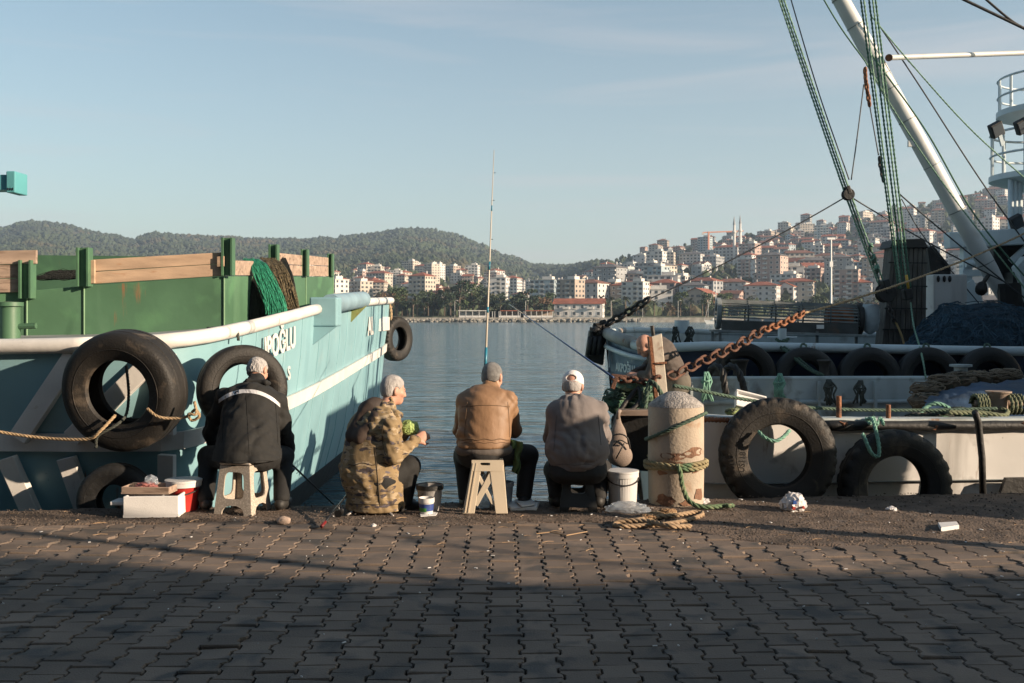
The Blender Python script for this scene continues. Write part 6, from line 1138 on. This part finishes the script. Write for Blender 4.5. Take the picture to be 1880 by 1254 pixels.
for yy, d_ in ((7.93, .02), (8.2, -.02)):
    cx = ks.location.x; MB().ring([V(cx+x*(.150-.02*(y+1)), yy+.03*(y+1)*(1 if d_ > 0 else -1), .165+y*.12) for x, y in po], [V(cx+x*.058, yy+.03, .195+y*.045) for x, y in pi_], (0, d_, 0)).build('side_panel', M_cream2, ks)
    for s in (-1, 1): MB().prism([V(cx+s*.150, yy, 0), V(cx+s*.085, yy, 0), V(cx+s*.07, yy, .046), V(cx+s*.150, yy, .046)], (0, d_, 0)).build('leg', M_cream2, ks)
MB().box((ks.location.x, 8.07, .30), (.27, .24, .025)).build('seat', M_cream2, ks, bevel=.006)
fc = thing('camp_stool', 'low metal folding camp stool under the camouflage coat', 'stool', (P(688, 940, 8.0).x, 8.0, 0)); M_alu = mat('scratched_tube', (.30, .27, .25), .4, .2, 9, .2, 60, metal=.6)
for a_, b_ in (((637, 946, 7.80), (676, 922, 8.1)), ((722, 948, 7.78), (690, 918, 8.05)), ((655, 936, 8.2), (720, 905, 7.95)), ((728, 936, 8.15), (660, 905, 7.95)), ((687, 944, 7.84), (687, 915, 7.95))): MB().tube([P(*a_), P(*b_)], .011, 8).build('leg', M_alu, fc, sm=True)
MB().box((fc.location.x, 8.02, .21), (.34, .3, .015)).build('seat_cloth', M_cream2, fc)
# ================================================================ buckets, boxes, bags
M_lid = mat('white_plastic', (.54, .53, .52), .45, .06, 4, .08, 60, dirt=(.5, .46, .4), damt=.3)
M_clear = mat('clear_plastic', (.80, .82, .85), .12, .05, 4, .3, 30, trans=.85, alpha=.55)
def bucket(name, label, px, py, Y, rt, rb_, h, m, rim=None, handle=None, ribs=0, lidm=None, rot=0):
    c = V((px-HX)*Y/F, Y, 0.008); t = thing(name, label, 'bucket', c); mod = (lambda i, j, r_, h_: (r_*(1+(.018 if i % 2 else 0)) if 0 < j < 3 else r_, h_)) if ribs else None
    MB().lathe([(rb_*.96, 0), (rb_, .012), (rt*.97, h-.03), (rt, h-.025), (rt, h), (rt*.93, h), (rb_*.92, .012), (0, .01)], 72 if ribs else 32, c, mod=mod).build('body', m, t, auto=25 if ribs else 40)
    MB().lathe([(rt*1.0, h-.03), (rt*1.06, h-.03), (rt*1.06, h+.004), (rt*.99, h+.006)], 32, c, closed=True).build('rim', rim or m, t, auto=40)
    if lidm: MB().lathe([(rt*1.08, h+.006), (rt*1.08, h+.022), (rt*.9, h+.026), (0, h+.022)], 32, c).build('lid', lidm, t, auto=40)
    if handle: MB().tube([c+V(rt*1.07*math.cos(R(a_)), -rt*1.07*abs(math.sin(R(a_)))*1.0, h-.03-.055*math.sin(R(a_))) for a_ in range(0, 181, 12)], .0055, 6).build('handle', handle, t, sm=True)
    return t
bucket('bucket', 'red bucket with white lid beside the styrofoam box', 337, 935, 8.02, .135, .115, .225, mat('red_plastic', (.38, .03, .025), .4, .12, 4, .1, 60), rim=M_lid, lidm=M_lid, handle=M_iron)
t = bucket('plastic_tub', 'small white tub with green and blue label before the bucket', 783, 945, 7.85, .060, .050, .125, M_lid)
lt = Vector(t.location); MB().lathe([(.0535, .03), (.0575, .085)], 32, lt, arc=(R(180), R(360))).build('label_band', mat('blue_label', (.03, .06, .22), .5, .3, 30, 0), t); MB().lathe([(.0535+.0012, .025), (.0555+.0012, .055)], 20, lt, arc=(R(200), R(275))).build('label_leaf', mat('green_label', (.05, .2, .04), .5, .4, 30, 0), t)
bucket('bucket', 'clear bucket of bait with dark rim beside the white tub', 789, 935, 8.02, .105, .085, .20, mat('smoky_plastic', (.45, .44, .43), .3, .3, 9, .1, 60, dirt=(.30, .10, .06), damt=.4, dscale=9, trans=.35), rim=M_black, lidm=None); MB()
bucket('bucket', 'small grey bucket behind the cream stool', 926, 930, 8.22, .075, .06, .19, mat('grey_plastic', (.30, .32, .34), .5, .1, 5, .1, 60))
bucket('bucket', 'ribbed white bucket with black handle left of the bollard', 1143, 928, 8.2, .125, .112, .27, M_lid, handle=M_black, ribs=1, lidm=M_lid)
fb = tray('styrofoam_box', 'white styrofoam box beside the red bucket at left', (P(284, 945, 7.8).x, 7.82, .012), (.42, .26, .155), Matrix.Rotation(R(4), 3, 'Z')); MB().box((P(222, 920, 7.8).x, 7.8, .115), (.11, .16, .03)).build('lid_flap', M_foam, fb, bevel=.006)
wt = tray('wooden_tray', 'small wooden crate lying on the styrofoam box', (P(275, 905, 7.82).x, 7.84, .186), (.38, .22, .05), Matrix.Rotation(R(-3), 3, 'Z'), M_plank2, .012)
def crumple(name, label, c, r, m, seed, cat='bag', jag=.35, h=.008, sub=1):
    g = random.Random(seed); b_ = bmesh.new(); bmesh.ops.create_icosphere(b_, subdivisions=4, radius=1); off = g.uniform(0, 50)
    for v in b_.verts:
        p = v.co.copy(); n_ = mno.noise((p.x*1.6+off, p.y*1.6, p.z*1.6))*.8+abs(mno.noise((p.x*3.4, p.y*3.4+off, p.z*3.4)))*.9+.35*abs(mno.noise((p.x*7, p.y*7, p.z*7+off))); v.co = p*(1+jag*(n_-.4)); v.co.z = max(v.co.z, -.75)
    me = bpy.data.meshes.new(name); b_.to_mesh(me); b_.free(); me.materials.append(m); me.shade_smooth(); me.set_sharp_from_angle(angle=R(28)); o = link(name, me); o.scale = r; o.location = Vector(c)+V(0, 0, .72*r[2]); return tag(o, label, cat)
M_bag = mat('white_bag_film', (.62, .60, .60), .4, .06, 5, .2, 40, trans=.15); M_pbag = mat('clear_bag_film', (.55, .62, .70), .08, .15, 6, .6, 25, trans=.5, alpha=.6); M_meat = mat('bait_meat', (.30, .11, .10), .5, .35, 12, .5, 40)
crumple('bait', 'reddish bait heap on the wooden crate', (P(268, 900, 7.82).x, 7.84, .205), (.085, .06, .035), M_meat, 1, 'bait'); crumple('plastic_bag', 'crumpled clear bag on the bait in the crate', (P(276, 885, 7.84).x, 7.86, .235), (.055, .05, .045), M_pbag, 2)
wb = crumple('plastic_bag', 'white plastic bag with small red and blue print on the asphalt', G(1457, 938), (.105, .09, .085), M_bag, 3)
for dx, dz, s_, c_ in ((-.02, .10, .03, (.02, .08, .30)), (-.028, .055, .022, (.45, .05, .03)), (.05, .06, .018, (.45, .05, .03))):
    q_ = Vector(wb.location)+V(dx, -.115, dz-.075); o = MB().prism([q_+V(-s_/2, 0, -s_/2), q_+V(s_/2, 0, -s_/3), q_+V(s_/2.5, .01, s_/2), q_+V(-s_/3, .01, s_/2.3)], (0, .03, 0)).build('print_mark', mat('print_%d' % int(c_[0]*100), c_, .5, .2, 9, 0)); o.parent = wb; o.matrix_parent_inverse = Matrix.Translation(wb.location).inverted() if False else (Matrix.Translation(wb.location) @ Matrix.Diagonal((*wb.scale, 1))).inverted()
crumple('plastic_bag', 'clear bluish plastic bag lying before the ribbed bucket', G(1152, 942), (.165, .10, .055), M_pbag, 7); crumple('plastic_bag', 'clear plastic bag hanging under the cream stool', (P(885, 925, 8.12).x, 8.12, .01), (.075, .06, .15), M_pbag, 9); crumple('scrap_paper', 'crumpled white scrap on the asphalt at right', G(1637, 940), (.045, .035, .026), M_bag, 5, 'litter'); crumple('scrap_paper', 'tiny white paper scrap on the pavers behind the camouflage man', G(686, 968), (.02, .018, .016), M_bag, 8, 'litter'); crumple('scrap_paper', 'white paper scrap at the foot of the bollard', G(1291, 925), (.05, .04, .03), M_bag, 6, 'litter')
for lab, pts, z, th in (('white foam sheet beside the foot of the tan jacket man', [(930, 932), (948, 926), (990, 930), (985, 940), (938, 941)], .012, .025), ('folded white paper on the quay right of the cream stool', [(945, 930), (972, 922), (982, 938), (958, 942)], .045, .012), ('flat styrofoam shard on the asphalt at far right', [(1722, 968), (1756, 966), (1761, 973), (1728, 978)], .006, .03), ('white paper under the small tub', [(770, 946), (790, 941), (804, 944), (800, 949), (772, 951)], .008, .006)):
    MB().prism([G(*p)+V(0, 0, z) for p in pts][::-1], (0, 0, th)).build('foam_sheet', M_foam, None, bevel=.003); o = col.objects[-1]; tag(o, lab, 'litter')
crumple('stone', 'pinkish stone lump on the pavers behind the wicker stool', G(521, 962), (.052, .035, .034), mat('pink_stone', (.40, .30, .24), .9, .2, 12, .5, 60), 12, 'stone', .12)
# backpack
bp_ = thing('backpack', 'grey sling backpack hanging from the bow timber', 'backpack', P(1138, 852, 9.0)); M_pack = mat('taupe_canvas', (.23, .18, .15), .8, .12, 6, .4, 120)
sdf_mesh('main_pouch', [('c', A(P(1132, 832, 9.05)), A(P(1143, 838, 9.05)), .085, .08, .05, (0, 1, 0), .6), ('c', A(P(1137, 835, 9.05)), A(P(1135, 795, 9.06)), .098, .062, .05, (0, 1, 0), .6), ('c', A(P(1136, 800, 9.06)), A(P(1134, 764, 9.08)), .055, .022, .04, (0, 1, 0), .5)], M_pack, bp_, .008, .002)
MB().tube(smooth([P(1118, 820, 8.98), P(1122, 803, 8.97), P(1138, 797, 8.96), P(1152, 804, 8.97), P(1157, 824, 8.99)], .02), .007, 6).build('zip', M_black, bp_, sm=True); MB().tube(smooth([P(1126, 818, 8.965), P(1138, 808, 8.96), P(1152, 815, 8.97)], .02), .006, 6).build('zip', M_black, bp_, sm=True); MB().tube([P(1131, 842, 8.97), P(1146, 814, 8.96)], .006, 6).build('zip', M_black, bp_, sm=True); MB().tube(smooth([P(1134, 768, 9.08), P(1136, 756, 9.06), P(1140, 755, 9.15)], .02), .02, 8).build('strap', M_pack, bp_, sm=True)
# green bundle in the hands, cloth at the knee, small rod pieces
crumple('green_bundle', 'light green bundle held by the camouflage coat man', P(752, 797, 8.2), (.080, .075, .068), mat('light_green_cloth', (.30, .40, .13), .7, .25, 6, .3, 40, dirt=(.12, .22, .07), damt=.42, dscale=9), 15, 'bundle', .22)
rows_ = [[P(936+2*math.sin(i*.9)+k*3.2*(1-.5*i/12)+i*.5, 806+i*5+k*.8, 8.1-.03*math.sin(k*1.3+i*.4)) for k in range(8)] for i in range(13)]
o = loft(rows_).build('green_cloth', mat('olive_green_cloth', (.11, .17, .06), .8, .25, 9, .4, 80), None, sm=True); sl = o.modifiers.new('thick', 'SOLIDIFY'); sl.thickness = .006; tag(o, 'olive green cloth hanging at the right hip of the tan jacket man', 'cloth')
M_rod = mat('black_rod', (.012, .012, .013), .3, .2, 5, 0); M_rodw = mat('pale_rod', (.42, .38, .32), .4, .1, 5, 0); M_rodb = mat('blue_rod_wrap', (.02, .16, .24), .4, .2, 5, 0)
def rod(label, a_, b_, r0, r1, m, wraps=(), reel=None, grip=None):
    t = thing('fishing_rod', label, 'fishing rod', a_); a_, b_ = Vector(a_), Vector(b_); MB().tube([a_, a_.lerp(b_, .5), b_], [r0, (r0+r1)/2, r1], 8).build('blank', m, t, sm=True)
    for f0, f1, mm in wraps: MB().tube([a_.lerp(b_, f0), a_.lerp(b_, f1)], [(r0+(r1-r0)*f0)*1.25, (r0+(r1-r0)*f1)*1.25], 8).build('wrap', mm, t, sm=True)
    for f_ in (.3, .5, .68, .82, .92): d_ = (b_-a_).normalized(); c_ = a_.lerp(b_, f_)+d_.orthogonal()*.014; MB().lathe([(.009+.0015*math.cos(q_), .0015*math.sin(q_)) for q_ in (0, 1.57, 3.14, 4.71)], 10, c_, d_, closed=True).build('guide_ring', M_wire, t)
    if reel is not None: c_ = a_.lerp(b_, reel); MB().lathe([(.012, -.03), (.03, -.03), (.022, -.01), (.022, .012), (.032, .03), (.012, .032)], 16, c_+V(.01, -.02, -.05), (b_-a_)).build('reel', M_rod, t, auto=40); MB().tube([c_, c_+V(.01, -.01, -.04)], .006, 6).build('reel_foot', M_rod, t)
    return t
rod('dark rod slanting down right from the man in black', P(520, 838, 8.36), P(612, 926, 8.62), .010, .006, M_rod, reel=.12); rod('dark rod with red tip lying on the pavers by the camouflage man', G(590, 967, .02), P(644, 900, 8.12), .010, .007, M_rod, wraps=((0, .12, mat('red_wrap', (.25, .02, .02), .5)),), reel=.55)
rod('tall upright rod rising behind the head of the tan jacket man', P(886, 800, 8.52), P(907, 276, 8.9), .013, .0025, M_rodw, wraps=((.22, .30, M_rodb), (.42, .44, M_rodb), (.57, .60, M_rodb), (.78, .80, M_rodb)), reel=.02); rod('blue rod slanting over the water to the green net heap', P(1126, 693, 9.3), P(934, 558, 12.5), .011, .004, mat('blue_rod', (.04, .07, .16), .35, .2, 5, 0), wraps=((.83, 1, M_rodw),))
# litter and grit: too many bits to count
g = random.Random(8); lt_ = MB(); gr = MB()
for k in range(170):
    x = g.uniform(-5, 5); y = g.uniform(4.3, edge_y(x)-.1); s_ = .003+.012*g.random()**2.2; a_ = g.uniform(0, 3.1); c_ = V(x, y, .008 if y < 7.4 else .018); d_ = V(math.cos(a_), math.sin(a_), 0)*s_; e_ = V(-math.sin(a_), math.cos(a_), 0)*s_*g.uniform(.2, .7); lt_.prism([c_-d_-e_, c_+d_-e_, c_+d_+e_, c_-d_+e_], (0, 0, .004))
tag(lt_.build('small_litter', M_foam), 'tiny pale scraps scattered over the quay', 'litter', kind='stuff')
for k in range(5200):
    x = g.uniform(-6, 6); y0 = PAV_END(x)-.15; y = y0+(edge_y(x)-y0)*g.random(); s_ = g.uniform(.002, .007)*(1.6 if x > 1 and g.random() < .3 else 1); gr.ball((x, y, .012+s_*.3), (s_*1.3, s_, s_*.7), 5, 3, jit=.25, rg=g)
tag(gr.build('grit', mat('grit_stone', (.095, .075, .062), .95, .6, 40, .3, 60)), 'loose grit over the asphalt strip', 'grit', kind='stuff')
tw = MB()
for k in range(70):
    x = g.uniform(-4.5, 4.5); y = g.uniform(6.6, 7.9); a_ = g.gauss(0, .7); L = g.uniform(.02, .10); z_ = .012 if y < 7.35 else .022; tw.tube([V(x, y, z_), V(x+L*.5*math.cos(a_), y+L*.5*math.sin(a_)+.006, z_+.004), V(x+L*math.cos(a_), y+L*math.sin(a_), z_)], .0022, 4)
tw.tube([G(985, 980, .01), G(1010, 977, .016), G(1040, 983, .012), G(1078, 976, .012)], .004, 5); tag(tw.build('twigs', mat('dry_twig', (.33, .22, .13), .9)), 'dry twigs and straws strewn over the pavers', 'twigs', kind='stuff')
# ================================================================ unseen things outside the frame, placed and shaped for the shade they throw
M_unseen = mat('unseen_grey', (.16, .155, .15), .9, .2, .5, .3, 4)
sh = thing('shadow_shed', 'long grey unseen shed shaped to shade the foreground', 'building', (22, -5, 0))
MB().prism([V(x, -1.3, z) for x, z in ((6, 0), (6, 6.2), (14.3, 6.1), (16.2, 5.98), (16.7, 5.58), (17.9, 5.46), (19.7, 5.64), (21.6, 5.64), (40, 5.66), (40, 0))], (0, -8, 0)).build('wall', M_unseen, sh)  # unseen wall, top outline shaped to draw the foreground shadow edge
s2 = thing('sky_blocker_building', 'tall grey unseen building added to block sky light', 'building', (-18, -8, 0)); MB().box((-18, -8, 5.5), (46, 9, 11)).build('wall', M_unseen, s2)  # unseen block added to cut the sky light on the quay
cb = thing('quay_cable', 'slack power cable strung between two quay posts', 'cable', (8, 3, 0)); pts = [V(6.6, 3.1, 3.86), V(8.6, 2.75, 3.86), V(10.8, 2.4, 3.86), V(12.6, 1.5, 3.86), V(13.6, 1.1, 3.86), V(15, .6, 3.86)]
MB().tube(smooth(pts, .2), .028, 6).build('cable', M_black, cb); MB().tube([V(6.6, 3.1, 0), V(6.6, 3.1, 4.0)], .06, 8).build('post', M_unseen, cb); MB().tube([V(15, .6, 0), V(15, .6, 4.0)], .06, 8).build('post', M_unseen, cb)
lp = thing('shade_cabinet', 'unseen grey cabinet on a pole, added to shade the sweater', 'cabinet', (5.5, 5.9, 0)); MB().tube([V(5.5, 5.9, 0), V(5.5, 5.9, 1.7)], .07, 10).build('pole', M_unseen, lp); MB().box((5.5, 5.9, 1.92), (.3, .36, .62)).build('cabinet', M_unseen, lp, bevel=.02)  # added out of view to throw shade on the grey sweater
for k in range(5): o = tray('shade_crate', ['lowest', 'second', 'middle', 'fourth', 'topmost'][k]+' blue fish crate of the unseen stack added to shade the white hull', (7.3, 7.0, .02+k*.34), (.8, 1.1, .31), Matrix.Rotation(0, 3, 'Z'), M_tarp, .03); o['group'] = 'crates added for shade'  # unseen stack added to shade part of the white hull
MB().box((8.6, 11.05, 1.67), (2.4, 2.7, 3.26)).build('wheelhouse', M_hullw, RB, bevel=.05); MB().box((11.7, 14.9, 2.35), (4.6, 4.3, 3.3)).build('wheelhouse', M_hullw, DB, bevel=.05); MB().box((8.64, 13.95, 2.05), (1.48, 2.2, 2.6)).build('shade_deckhouse', M_hullw, DB, bevel=.05)  # deckhouse added and wheelhouses sized to shade the boats; all unseen
# air: even haze round the whole place
hz = MB().box((0, 1700, 125), (7600, 3700, 270)).build('haze', None); hz['kind'] = 'stuff'; hz['label'] = 'thin pale haze over the bay'; hz['category'] = 'haze'
hm = bpy.data.materials.new('haze_air'); hm.use_nodes = True; nt = hm.node_tree; nt.nodes.remove(nt.nodes['Principled BSDF']); vn = nt.nodes.new('ShaderNodeVolumePrincipled'); vn.inputs['Color'].default_value = (.62, .78, 1.0, 1); vn.inputs['Density'].default_value = .00016; vn.inputs['Anisotropy'].default_value = .2
nt.links.new(vn.outputs['Volume'], nt.nodes['Material Output'].inputs['Volume']); hz.data.materials.append(hm)
# labels: where several things share one, add each one's place in the row
from collections import defaultdict
grp = defaultdict(list)
for o in sc.objects:
    if o.parent is None and o.get('label') and o.get('kind') is None: grp[o['label']].append(o)
ORD = ['leftmost', 'second from left', 'third from left', 'fourth from left', 'fifth from left', 'sixth from left', 'seventh from left', 'eighth from left', 'ninth from left', 'tenth from left'] + ['%dth from left' % k for k in range(11, 60)]
for lab, os_ in grp.items():
    if len(os_) < 2 or lab.startswith('blue fish crate'): continue
    os_.sort(key=lambda o: o.location.x/max(1, o.location.y))
    for k, o in enumerate(os_): o['label'] = lab+', '+ORD[k]
